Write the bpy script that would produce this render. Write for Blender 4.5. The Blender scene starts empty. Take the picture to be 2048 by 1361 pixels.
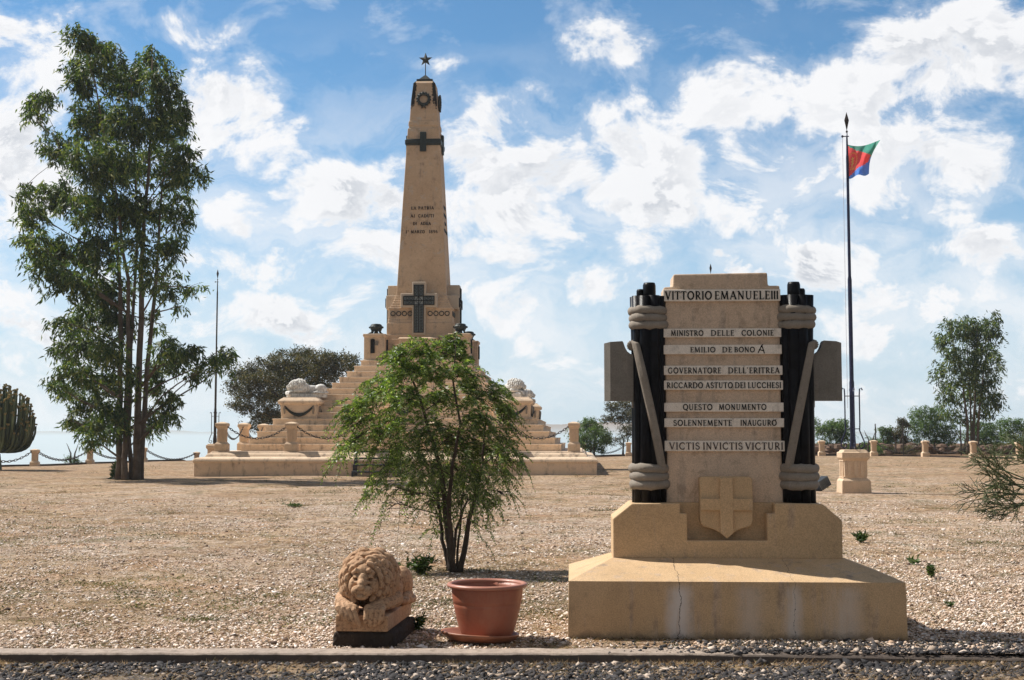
import bpy, math, random
import numpy as np
from mathutils import Vector, Matrix, noise as mnoise
R = math.radians
random.seed(7); rng = np.random.default_rng(7)
scene = bpy.context.scene
col = scene.collection

# ------------------------------------------------------------------ camera
F = 2600.0; TH = math.atan(195/F); EYE = 1.6
cam_d = bpy.data.cameras.new("camera"); cam = bpy.data.objects.new("camera", cam_d); col.objects.link(cam)
cam_d.sensor_width = 36; cam_d.lens = 36*F/2048
cam_d.clip_start = 0.1; cam_d.clip_end = 150000
cam.location = (0, 0, EYE); cam.rotation_euler = (math.pi/2+TH, 0, 0)
scene.camera = cam
scene.cycles.volume_bounces = 3
scene.render.resolution_x = 1024; scene.render.resolution_y = 680
scene.view_settings.view_transform = 'Standard'; scene.view_settings.look = 'None'
scene.view_settings.gamma = 1; scene.view_settings.exposure = 0.35

SUN_AZ = R(22); SUN_EL = R(50)      # sun stands to the left and a little beyond the monuments
sv = Vector((-math.cos(SUN_AZ)*math.cos(SUN_EL), math.sin(SUN_AZ)*math.cos(SUN_EL), math.sin(SUN_EL)))
sd = bpy.data.lights.new("sun", 'SUN'); sd.energy = 5.0; sd.angle = R(0.5); sd.color = (1, .95, .87)
so = bpy.data.objects.new("sun", sd); col.objects.link(so)
so.rotation_euler = sv.to_track_quat('Z', 'Y').to_euler()

def ray(px, py):
    dx = (px-1024)/F; dz = -(py-680.5)/F
    return Vector((dx, math.cos(TH)-dz*math.sin(TH), math.sin(TH)+dz*math.cos(TH)))
def at(px, py, Y):
    d = ray(px, py); t = Y/d.y
    return Vector((d.x*t, Y, EYE+d.z*t))
def gnd(px, py, z=0.0):
    d = ray(px, py); t = (z-EYE)/d.z
    return Vector((d.x*t, d.y*t, z))

# ------------------------------------------------------------------ node helpers
class NT:
    def __init__(s, tree): s.t = tree; s.n = tree.nodes; s.l = tree.links
    def new(s, typ, **kw):
        n = s.n.new(typ)
        for k, v in kw.items(): setattr(n, k, v)
        return n
    def link(s, a, b): s.l.new(a, b)
    def put(s, sock, v):
        if isinstance(v, bpy.types.NodeSocket): s.l.new(v, sock)
        else: sock.default_value = v
    def math(s, op, a, b=None, c=None, clamp=False):
        n = s.new('ShaderNodeMath', operation=op); n.use_clamp = clamp
        s.put(n.inputs[0], a)
        if b is not None: s.put(n.inputs[1], b)
        if c is not None: s.put(n.inputs[2], c)
        return n.outputs[0]
    def vmath(s, op, a, b=None):
        n = s.new('ShaderNodeVectorMath', operation=op); s.put(n.inputs[0], a)
        if b is not None: s.put(n.inputs[1], b)
        return n.outputs['Value'] if op in ('LENGTH', 'DOT_PRODUCT') else n.outputs[0]
    def mapr(s, v, a, b, c=0.0, d=1.0, smooth=True):
        n = s.new('ShaderNodeMapRange'); n.interpolation_type = 'SMOOTHSTEP' if smooth else 'LINEAR'
        s.put(n.inputs[0], v); n.inputs[1].default_value = a; n.inputs[2].default_value = b
        n.inputs[3].default_value = c; n.inputs[4].default_value = d
        return n.outputs[0]
    def noise(s, vec, scale, detail=4, rough=.55, dist=0.0):
        n = s.new('ShaderNodeTexNoise'); s.put(n.inputs['Vector'], vec)
        n.inputs['Scale'].default_value = scale; n.inputs['Detail'].default_value = detail
        n.inputs['Roughness'].default_value = rough; n.inputs['Distortion'].default_value = dist
        return n.outputs['Fac']
    def mix(s, f, a, b, typ='MIX'):
        n = s.new('ShaderNodeMix', data_type='RGBA', blend_type=typ)
        s.put(n.inputs[0], f); s.put(n.inputs[6], rgba(a)); s.put(n.inputs[7], rgba(b))
        return n.outputs[2]
    def ramp(s, f, stops, const=False):
        n = s.new('ShaderNodeValToRGB'); s.put(n.inputs[0], f); cr = n.color_ramp
        if const: cr.interpolation = 'CONSTANT'
        while len(cr.elements) < len(stops): cr.elements.new(.5)
        for e, (p, c) in zip(cr.elements, stops): e.position = p; e.color = rgba(c)
        return n.outputs[0]
def rgba(c):
    if isinstance(c, bpy.types.NodeSocket): return c
    c = tuple(c); return c if len(c) == 4 else c+(1.0,)

# ------------------------------------------------------------------ world: sky with cumulus
world = bpy.data.worlds.new("World"); scene.world = world; world.use_nodes = True
w = NT(world.node_tree); w.n.clear()
out = w.new('ShaderNodeOutputWorld'); bg = w.new('ShaderNodeBackground'); w.link(bg.outputs[0], out.inputs[0])
WS = 0.10
bg.inputs[1].default_value = WS
sky = w.new('ShaderNodeTexSky', sky_type='NISHITA'); sky.sun_disc = False
sky.sun_elevation = SUN_EL; sky.sun_rotation = math.atan2(sv.x, sv.y); sky.altitude = 1500
sky.air_density = 1.0; sky.dust_density = .6; sky.ozone_density = 2.2
tc = w.new('ShaderNodeTexCoord'); D = tc.outputs['Generated']
sep = w.new('ShaderNodeSeparateXYZ'); w.link(D, sep.inputs[0])
yy = w.math('MAXIMUM', sep.outputs[1], .15)
u_ = w.math('DIVIDE', sep.outputs[0], yy); v_ = w.math('DIVIDE', sep.outputs[2], yy)
uv = w.new('ShaderNodeCombineXYZ'); w.link(u_, uv.inputs[0]); w.link(v_, uv.inputs[1])
UV = uv.outputs[0]
# warp
nw = w.new('ShaderNodeTexNoise'); w.put(nw.inputs['Vector'], UV); nw.inputs['Scale'].default_value = 9; nw.inputs['Detail'].default_value = 5
nw.inputs['Roughness'].default_value = .6
wv = w.vmath('SUBTRACT', nw.outputs['Color'], (.5, .5, .5)); wv = w.vmath('MULTIPLY', wv, (.16, .11, 0))
UVW = w.vmath('ADD', UV, wv)
CL = [(40,120,130,70,.8),(345,30,110,42,.7),(10,300,110,170,1),(450,225,120,100,.95),(520,300,110,60,.8),(240,90,90,35,.5),(420,100,90,16,.4),
      (645,385,95,70,1),(560,445,150,55,.85),(700,520,170,50,.7),(730,400,90,50,.8),(470,540,180,40,.6),(600,620,260,50,.6),(30,560,130,40,.7),(40,640,120,40,.6),
      (950,265,75,45,.85),(1000,390,150,100,.95),(1010,520,140,80,.8),(1190,590,60,50,.9),(1010,620,130,50,.65),
      (1225,90,75,55,.75),(1220,50,60,40,.5),(1130,330,130,80,.95),(1300,330,170,110,1),(1250,200,100,50,.7),(1200,470,110,60,.6),
      (1460,190,85,80,1),(1500,350,150,110,1),(1400,400,120,60,.7),(1690,190,120,80,1),(1900,140,190,130,1),(1960,30,130,60,1),(1800,340,260,90,.85),
      (1670,530,100,45,.95),(1620,500,40,30,1),(1930,520,170,50,.85),(1900,600,180,40,.7),(1700,640,200,40,.7),(1460,535,50,22,.95),(1750,760,140,25,.5),
      (915,135,45,20,.55),(1095,190,45,18,.4),(1350,130,50,30,.35),(1540,175,40,40,.6),(760,340,60,25,.6),
      (620,720,240,50,.45),(1100,700,180,50,.5),(1950,760,150,30,.4),(60,720,140,50,.5)]
dens = None
for (cx, cy, rx, ry, a) in CL:
    d = ray(cx, cy); c = (d.x/d.y, d.z/d.y, 0)
    q = w.vmath('SUBTRACT', UVW, c); q = w.vmath('MULTIPLY', q, (F/rx, F/ry, 0)); L = w.vmath('LENGTH', q)
    m = w.mapr(L, 1.95, .2, 0, a)
    dens = m if dens is None else w.math('MAXIMUM', dens, m)
front = w.mapr(sep.outputs[1], .25, .6)
dens = w.math('MULTIPLY', dens, front)
def cloud_noise(vec):
    return w.noise(vec, 13, 10, .63, .35)
STR = w.vmath('MULTIPLY', UV, (1, 1.35, 1))
cn = cloud_noise(STR)
OFF = w.vmath('ADD', STR, (-.012, .016, 0))
cn2 = cloud_noise(OFF)
tot = w.math('ADD', dens, w.math('MULTIPLY', w.math('SUBTRACT', cn, .5), 3.6))
Df = w.math('MULTIPLY', w.mapr(tot, .28, .84), .98)
veil = w.noise(w.vmath('MULTIPLY', UVW, (1, 2.6, 1)), 6, 7, .6, .3)
veil = w.math('MULTIPLY', w.mapr(veil, .38, .66, 0, .70), w.mapr(v_, .36, .12))
veil = w.math('MAXIMUM', veil, w.math('MULTIPLY', w.mapr(tot, .0, .6), .30))
Df = w.math('MAXIMUM', Df, w.math('MULTIPLY', veil, front))
# light from upper left: where density falls off towards the sun the cloud is bright
rel = w.math('SUBTRACT', cn, cn2)
lit = w.mapr(rel, -.05, .05)
thick = w.mapr(tot, .5, 1.3)
big = w.noise(STR, 5, 3, .5)
shade = w.math('MULTIPLY', w.math('MULTIPLY', thick, w.mapr(lit, 0, 1, 1, .12)), w.mapr(big, .38, .60, .25, 1))
cloudc = w.mix(shade, (.765/WS, .765/WS, .775/WS), (.42/WS, .45/WS, .50/WS))
# low haze in the air near the horizon
skyc = sky.outputs[0]
hz = w.mapr(v_, .0, .36, .95, 0)
hz = w.math('MULTIPLY', hz, hz)
skyt = w.mix(1.0, skyc, (.66, .95, 1.02), 'MULTIPLY')
skyh = w.mix(hz, skyt, (.50/WS, .58/WS, .66/WS))
fin = w.mix(Df, skyh, cloudc)
# unseen sky behind and above the camera: cloud added to make ambient light neutral
rear = w.noise(w.vmath('MULTIPLY', D, (1, 1, 2)), 2.6, 6, .6, .3)
rearf = w.math('MULTIPLY', w.mapr(rear, .36, .56, .25, 1), w.mapr(sep.outputs[1], .5, .05))
fin = w.mix(rearf, fin, (.25/WS, .24/WS, .225/WS))
w.link(fin, bg.inputs[0])

# ------------------------------------------------------------------ mesh helpers
class MB:
    def __init__(s): s.v = []; s.f = []; s.m = []; s.cur = 0; s.sm = []; s.smooth = False
    def add(s, vs, fs, M=None):
        o = len(s.v)
        for p in vs:
            p = Vector(p); s.v.append(tuple(M @ p if M is not None else p))
        for q in fs: s.f.append(tuple(i+o for i in q)); s.m.append(s.cur); s.sm.append(s.smooth)
        return s
    def box(s, x0, x1, y0, y1, z0, z1, M=None):
        return s.frus(x0, x1, y0, y1, z0, x0, x1, y0, y1, z1, M)
    def frus(s, x0, x1, y0, y1, z0, a0, a1, b0, b1, z1, M=None):
        vs = [(x0,y0,z0),(x1,y0,z0),(x1,y1,z0),(x0,y1,z0),(a0,b0,z1),(a1,b0,z1),(a1,b1,z1),(a0,b1,z1)]
        return s.add(vs, [(3,2,1,0),(4,5,6,7),(0,1,5,4),(1,2,6,5),(2,3,7,6),(3,0,4,7)], M)
    def stack(s, prof, cx=0, cy=0, M=None, dx=0, dy=0):
        """square plan profile: list of (half_x, half_y, z)"""
        vs = []; fs = []
        for (hx, hy, z) in prof:
            vs += [(cx-hx,cy-hy,z),(cx+hx,cy-hy,z),(cx+hx,cy+hy,z),(cx-hx,cy+hy,z)]
        n = len(prof)
        for i in range(n-1):
            for k in range(4):
                a = i*4+k; b = i*4+(k+1) % 4; fs.append((a, b, b+4, a+4))
        fs.append((3,2,1,0)); t = (n-1)*4; fs.append((t, t+1, t+2, t+3))
        return s.add(vs, fs, M)
    def prism(s, poly, y0, y1, M=None):
        """poly in x-z, counter-clockwise seen from -y; extruded y0 (front) .. y1"""
        n = len(poly); vs = [(x, y0, z) for x, z in poly]+[(x, y1, z) for x, z in poly]
        fs = [tuple(range(n)), tuple(range(2*n-1, n-1, -1))]
        for i in range(n): j = (i+1) % n; fs.append((i, i+n, j+n, j))
        return s.add(vs, fs, M)
    def lathe(s, prof, seg=24, M=None, closed=False):
        vs = []; fs = []; n = len(prof)
        for (r, z) in prof:
            for k in range(seg):
                a = 2*math.pi*k/seg; vs.append((r*math.cos(a), r*math.sin(a), z))
        for i in range(n-1):
            for k in range(seg):
                a = i*seg+k; b = i*seg+(k+1) % seg; fs.append((a, b, b+seg, a+seg))
        if not closed:
            fs.append(tuple(range(seg-1, -1, -1))); t = (n-1)*seg; fs.append(tuple(range(t, t+seg)))
        return s.add(vs, fs, M)
    def tube(s, pts, rad, seg=8, M=None, caps=True, flat=1.0):
        pts = [Vector(p) for p in pts]; n = len(pts)
        if not hasattr(rad, '__len__'): rad = [rad]*n
        vs = []; fs = []; ref = None
        for i in range(n):
            d = (pts[min(i+1, n-1)]-pts[max(i-1, 0)]).normalized()
            if ref is None:
                ref = Vector((0, 0, 1)) if abs(d.z) < .9 else Vector((1, 0, 0))
            a = d.cross(ref); a = a.normalized() if a.length > 1e-6 else Vector((1, 0, 0)); b = a.cross(d).normalized(); ref = b
            for k in range(seg):
                t = 2*math.pi*k/seg; vs.append(pts[i]+a*math.cos(t)*rad[i]+b*math.sin(t)*rad[i]*flat)
        for i in range(n-1):
            for k in range(seg):
                p = i*seg+k; q = i*seg+(k+1) % seg; fs.append((p, q, q+seg, p+seg))
        if caps:
            fs.append(tuple(range(seg-1, -1, -1))); t = (n-1)*seg; fs.append(tuple(range(t, t+seg)))
        return s.add(vs, fs, M)
    def ell(s, c, r, seg=14, rings=9, M=None, rot=None):
        vs = [(0, 0, -1)]; fs = []
        for i in range(1, rings):
            ph = -math.pi/2+math.pi*i/rings
            for k in range(seg):
                a = 2*math.pi*k/seg; vs.append((math.cos(ph)*math.cos(a), math.cos(ph)*math.sin(a), math.sin(ph)))
        vs.append((0, 0, 1)); T = len(vs)-1
        for k in range(seg): fs.append((0, 1+(k+1) % seg, 1+k)); fs.append((T, T-seg+k, T-seg+(k+1) % seg))
        for i in range(rings-2):
            for k in range(seg):
                a = 1+i*seg+k; b = 1+i*seg+(k+1) % seg; fs.append((a, b, b+seg, a+seg))
        r = r if hasattr(r, '__len__') else (r, r, r)
        L = Matrix.Translation(c) @ (rot.to_matrix().to_4x4() if rot else Matrix()) @ Matrix.Diagonal((r[0], r[1], r[2], 1))
        return s.add([L @ Vector(p) for p in vs], fs, M)
    def build(s, name, mat, parent=None, bevel=0.0, smooth=None, seg=1):
        me = bpy.data.meshes.new(name); me.from_pydata(s.v, [], s.f)
        mats = mat if isinstance(mat, (list, tuple)) else [mat]
        for m in mats: me.materials.append(m)
        me.polygons.foreach_set('material_index', s.m)
        me.polygons.foreach_set('use_smooth', s.sm if smooth is None else [smooth]*len(s.f))
        me.update()
        o = bpy.data.objects.new(name, me); col.objects.link(o)
        if parent: o.parent = parent
        if bevel:
            b = o.modifiers.new('bevel', 'BEVEL'); b.width = bevel; b.segments = seg; b.limit_method = 'ANGLE'; b.angle_limit = R(35)
            b.use_clamp_overlap = True
        return o
def npmesh(name, V, Fq, mat, parent=None, smooth=False, matidx=None):
    """V (n,3) float, Fq (m,k) int faces all of k corners"""
    me = bpy.data.meshes.new(name); V = np.asarray(V, dtype=np.float32); Fq = np.asarray(Fq, dtype=np.int32)
    n = len(V); m, k = Fq.shape
    me.vertices.add(n); me.vertices.foreach_set('co', V.ravel())
    me.loops.add(m*k); me.loops.foreach_set('vertex_index', Fq.ravel())
    me.polygons.add(m); me.polygons.foreach_set('loop_start', np.arange(m, dtype=np.int32)*k)
    me.polygons.foreach_set('loop_total', np.full(m, k, dtype=np.int32))
    if smooth: me.polygons.foreach_set('use_smooth', np.ones(m, dtype=bool))
    mats = mat if isinstance(mat, (list, tuple)) else [mat]
    for q in mats: me.materials.append(q)
    if matidx is not None: me.polygons.foreach_set('material_index', np.asarray(matidx, dtype=np.int32))
    me.update(calc_edges=True); me.validate()
    o = bpy.data.objects.new(name, me); col.objects.link(o)
    if parent: o.parent = parent
    return o
def tag(o, label=None, cat=None, group=None, kind=None):
    if label: o['label'] = label
    if cat: o['category'] = cat
    if group: o['group'] = group
    if kind: o['kind'] = kind
    return o
def empty(name, loc=(0, 0, 0), rz=0.0, label=None, cat=None, group=None):
    o = bpy.data.objects.new(name, None); o.empty_display_size = .2; col.objects.link(o)
    o.location = loc; o.rotation_euler = (0, 0, rz); return tag(o, label, cat, group)
kids = lambda o: [c for c in bpy.data.objects if c.parent == o]
def copy_tree(o, parent=None):
    c = o.copy(); col.objects.link(c)
    if parent: c.parent = parent
    for ch in kids(o): copy_tree(ch, c)
    return c

# ------------------------------------------------------------------ materials
def new_mat(name):
    m = bpy.data.materials.new(name); m.use_nodes = True; t = NT(m.node_tree); t.n.clear()
    o = t.new('ShaderNodeOutputMaterial'); p = t.new('ShaderNodeBsdfPrincipled'); t.link(p.outputs[0], o.inputs[0])
    return m, t, p, o
def bump(t, p, h, dist=.01, strength=1.0):
    b = t.new('ShaderNodeBump'); b.inputs['Distance'].default_value = dist; b.inputs['Strength'].default_value = strength
    t.put(b.inputs['Height'], h); t.link(b.outputs[0], p.inputs['Normal'])
def simple(name, c, rough=.6, metal=0.0, var=.15, scale=8, bumpd=0.0, spec=.5):
    m, t, p, o = new_mat(name); co = t.new('ShaderNodeTexCoord').outputs['Object']
    n = t.noise(co, scale, 6, .6)
    f = t.mapr(n, .3, .7, 1-var, 1+var)
    t.link(t.mix(1.0, c, f, 'MULTIPLY'), p.inputs['Base Color'])
    p.inputs['Roughness'].default_value = rough; p.inputs['Metallic'].default_value = metal; p.inputs['Specular IOR Level'].default_value = spec
    if bumpd: bump(t, p, t.noise(co, scale*6, 4), bumpd)
    return m
def stone(name, c, c2, grime=(.16,.12,.09), gs=.5, scale=1.0, streak=0.0, grain=.004, rough=.9, seed=0.0, gthr=.62, blot=(.30,.33,.34), blots=0.0):
    m, t, p, o = new_mat(name); co = t.new('ShaderNodeTexCoord').outputs['Object']
    co = t.vmath('ADD', co, (seed, seed*.7, seed*.3))
    big = t.noise(co, 1.1*scale, 5, .6, .3); mid = t.noise(co, 6*scale, 6, .65); fine = t.noise(co, 70*scale, 3, .7)
    base = t.mix(t.mapr(big, .32, .68), c, c2)
    base = t.mix(t.math('MULTIPLY', t.mapr(mid, .45, .75), .45), base, tuple(x*.72 for x in c))
    st = t.noise(t.vmath('MULTIPLY', co, (7, 7, .9)), scale, 5, .6)
    if streak:
        base = t.mix(t.math('MULTIPLY', t.mapr(st, .52, .72), streak), base, (.46, .38, .33))
    dk = t.math('MULTIPLY', t.mapr(t.math('ADD', t.math('MULTIPLY', mid, .5), t.math('MULTIPLY', st, .5)), gthr-.08, gthr+.1), gs)
    base = t.mix(dk, base, grime)
    if blots:
        bb = t.noise(co, 2.3*scale, 7, .7, .8)
        base = t.mix(t.math('MULTIPLY', t.mapr(bb, .56, .66), blots), base, blot)
    base = t.mix(.5, base, t.mix(1.0, base, t.mapr(fine, .3, .7, .62, 1.35), 'MULTIPLY'))
    t.link(base, p.inputs['Base Color']); p.inputs['Roughness'].default_value = rough
    p.inputs['Specular IOR Level'].default_value = .25
    bump(t, p, t.math('ADD', t.math('MULTIPLY', fine, .5), mid), grain)
    return m
M_ob = stone('ochre_render', (.64,.475,.33), (.56,.405,.275), gs=.6, scale=.5, streak=.35, grain=.012, gthr=.6)
M_plat = stone('cream_stone', (.74,.575,.42), (.66,.50,.36), gs=.75, scale=.6, streak=.25, grain=.01, gthr=.58)
M_post = stone('post_stone', (.68,.51,.36), (.60,.45,.31), gs=.3, scale=1.5, streak=.25, grain=.006)
M_base = stone('plinth_render', (.60,.425,.255), (.53,.37,.215), gs=.45, scale=1.4, streak=.35, grain=.005, seed=3)
M_slab = stone('stele_render', (.62,.46,.33), (.66,.50,.37), gs=.35, scale=1.8, streak=.3, grain=.005, seed=5, gthr=.57, blot=(.34,.235,.16), blots=.4)
M_tab = stone('tablet_marble', (.88,.79,.69), (.82,.73,.63), gs=.4, scale=3, streak=.2, grain=.001, gthr=.6, seed=8)
M_rope = stone('rope_render', (.25,.215,.18), (.31,.27,.225), gs=.75, scale=3, streak=.3, grain=.006, seed=2)
M_axe = stone('axe_render', (.185,.168,.145), (.225,.205,.18), gs=.5, scale=2.4, streak=.25, grain=.004, seed=4)
M_black = simple('black_paint', (.006,.006,.008), .38, 0, .5, 12, .002, spec=.14)
M_letter = simple('letter_paint', (.012,.010,.010), .6, spec=.15)
M_letb = simple('brown_letter_paint', (.06,.036,.028), .6)
M_bronze = simple('dark_bronze', (.022,.028,.026), .5, .3, .4, 14, .004)
M_iron = simple('rusty_iron', (.035,.025,.022), .65, .3, .4, 20, .003)
M_steel = simple('stair_steel', (.028,.034,.045), .5, .3, .3, 10)
M_navy = simple('navy_pole_paint', (.014,.017,.055), .35, .1, .3, 6)
M_marble = stone('white_marble', (.80,.78,.74), (.70,.68,.64), gs=.5, scale=2.5, grain=.008, gthr=.53)
M_white = stone('frame_stone', (.55,.46,.37), (.50,.42,.33), gs=.3, scale=1.5, grain=.006)
M_glass = simple('leaded_glass', (.10,.115,.115), .25, .0, .5, 30, .004)
M_glassl = simple('pale_leaded_glass', (.20,.22,.22), .3, .0, .4, 30, .004)
M_bark = stone('grey_bark', (.10,.078,.06), (.16,.125,.10), gs=.6, scale=2.5, grain=.02, rough=.95)
M_bark2 = stone('dark_bark', (.055,.042,.034), (.095,.072,.056), gs=.5, scale=9, grain=.012, rough=.95)
M_dark_stone = stone('dark_stone', (.065,.045,.034), (.055,.042,.035), gs=.6, scale=5, grain=.02)
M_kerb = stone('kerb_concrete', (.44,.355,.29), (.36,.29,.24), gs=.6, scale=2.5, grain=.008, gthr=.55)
def dusty(m, amt):
    t = NT(m.node_tree); p = [n for n in t.n if n.type == 'BSDF_PRINCIPLED'][0]; src = p.inputs['Base Color'].links[0].from_socket
    co = t.new('ShaderNodeTexCoord').outputs['Object']; st = t.noise(t.vmath('MULTIPLY', co, (9, 9, 2)), 1, 7, .7); fn = t.noise(co, 60, 4, .7)
    k = t.math('MULTIPLY', t.mapr(t.math('ADD', t.math('MULTIPLY', st, .7), t.math('MULTIPLY', fn, .3)), .44, .62), amt)
    t.link(t.mix(k, src, (.40,.19,.12)), p.inputs['Base Color']); t.link(t.mapr(k, 0, amt, .42, .75), p.inputs['Roughness'])
    bump(t, p, t.noise(t.vmath('MULTIPLY', co, (2, 2, 90)), 1, 2, .5), .0012)
def shade_kerb_face():  # shade of the kerb's front face, with its black tone, painted into the colour
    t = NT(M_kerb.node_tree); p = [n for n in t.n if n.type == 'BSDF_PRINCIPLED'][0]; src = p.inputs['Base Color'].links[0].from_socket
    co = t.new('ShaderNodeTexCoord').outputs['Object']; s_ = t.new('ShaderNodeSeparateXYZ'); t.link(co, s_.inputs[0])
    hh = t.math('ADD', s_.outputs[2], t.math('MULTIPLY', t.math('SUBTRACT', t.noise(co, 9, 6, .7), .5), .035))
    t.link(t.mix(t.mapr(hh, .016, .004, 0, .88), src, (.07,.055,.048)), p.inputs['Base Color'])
shade_kerb_face()
M_pot = simple('pot_plastic', (.34,.105,.058), .42, 0, .16, 3, .0)
M_potrim = simple('pot_rim_plastic', (.40,.165,.11), .4, 0, .12, 4)
dusty(M_pot, .45); dusty(M_potrim, .3)
M_sauc = simple('saucer_plastic', (.30,.115,.06), .5, 0, .2, 6)
M_soil = stone('pot_soil', (.17,.10,.055), (.24,.155,.085), gs=.7, scale=14, grain=.03, gthr=.5)

def terracotta():
    m, t, p, o = new_mat('cast_terracotta'); co = t.new('ShaderNodeTexCoord').outputs['Object']
    a = t.noise(co, 6, 6, .6); b = t.noise(co, 38, 5, .7)
    base = t.mix(t.mapr(a, .35, .65), (.46,.27,.15), (.54,.34,.20))
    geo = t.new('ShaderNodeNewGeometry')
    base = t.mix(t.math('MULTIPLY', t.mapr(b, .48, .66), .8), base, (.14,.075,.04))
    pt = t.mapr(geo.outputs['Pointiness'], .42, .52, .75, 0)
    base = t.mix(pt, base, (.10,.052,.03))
    t.link(base, p.inputs['Base Color']); p.inputs['Roughness'].default_value = .85
    bump(t, p, b, .004)
    return m
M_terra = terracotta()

def leafmat(name, stops, trans=.35, rough=.55, spec=.35, tcol=None):
    m, t, p, o = new_mat(name); g = t.new('ShaderNodeNewGeometry')
    c = t.ramp(g.outputs['Random Per Island'], stops)
    co = t.new('ShaderNodeTexCoord').outputs['Object']
    cl = t.mapr(t.noise(co, .9, 2), .35, .65, .72, 1.3)
    c = t.mix(1.0, c, cl, 'MULTIPLY')
    t.link(c, p.inputs['Base Color']); p.inputs['Roughness'].default_value = rough; p.inputs['Specular IOR Level'].default_value = spec
    tr = t.new('ShaderNodeBsdfTranslucent'); t.link(t.mix(1.0, c, tcol or (1.5, 1.6, .5), 'MULTIPLY'), tr.inputs[0])
    mx = t.new('ShaderNodeMixShader'); mx.inputs[0].default_value = trans
    t.link(p.outputs[0], mx.inputs[1]); t.link(tr.outputs[0], mx.inputs[2]); t.link(mx.outputs[0], o.inputs[0])
    return m
L_euc = leafmat('gum_leaf', [(0,(.024,.050,.020)),(.5,(.060,.105,.036)),(.8,(.125,.165,.050)),(1,(.23,.24,.09))])
L_pep = leafmat('pepper_leaf', [(0,(.035,.070,.022)),(.4,(.09,.15,.035)),(.8,(.20,.28,.075)),(1,(.40,.45,.24))], .35, .45, .5)
L_aca = leafmat('acacia_leaf', [(0,(.026,.034,.014)),(.5,(.058,.060,.025)),(1,(.17,.13,.07))], .25)
L_bush = leafmat('bush_leaf', [(0,(.035,.070,.024)),(.5,(.08,.145,.042)),(1,(.16,.235,.075))], .3)
L_weed = leafmat('weed_leaf', [(0,(.03,.06,.015)),(.6,(.06,.105,.03)),(1,(.12,.16,.05))], .3)
L_cact = leafmat('succulent_skin', [(0,(.03,.05,.022)),(1,(.11,.14,.06))], .0)
L_tip = leafmat('succulent_tip', [(0,(.14,.12,.03)),(1,(.24,.17,.06))], .0)
L_pencil = leafmat('pencil_twig', [(0,(.045,.062,.022)),(.6,(.085,.105,.04)),(1,(.15,.155,.065))], .0)
L_straw = leafmat('straw', [(0,(.22,.14,.07)),(.4,(.40,.27,.15)),(.8,(.55,.40,.25)),(.93,(.30,.27,.12)),(1,(.13,.16,.055))], .25, .8, .1, (1.1,1,.8))
def stonechips(name, stops):
    m, t, p, o = new_mat(name); g = t.new('ShaderNodeNewGeometry')
    c = t.ramp(g.outputs['Random Per Island'], stops)
    t.link(c, p.inputs['Base Color']); p.inputs['Roughness'].default_value = .85; p.inputs['Specular IOR Level'].default_value = .3
    return m
M_chip = stonechips('pale_chips', [(0,(.07,.045,.035)),(.10,(.16,.10,.07)),(.22,(.46,.31,.21)),(.5,(.70,.53,.41)),(.8,(.84,.71,.61)),(1,(.92,.85,.79))])
M_gravel = stonechips('dark_gravel', [(0,(.022,.021,.023)),(.6,(.050,.047,.049)),(.86,(.09,.08,.08)),(.90,(.30,.22,.16)),(1,(.66,.55,.46))])

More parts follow.
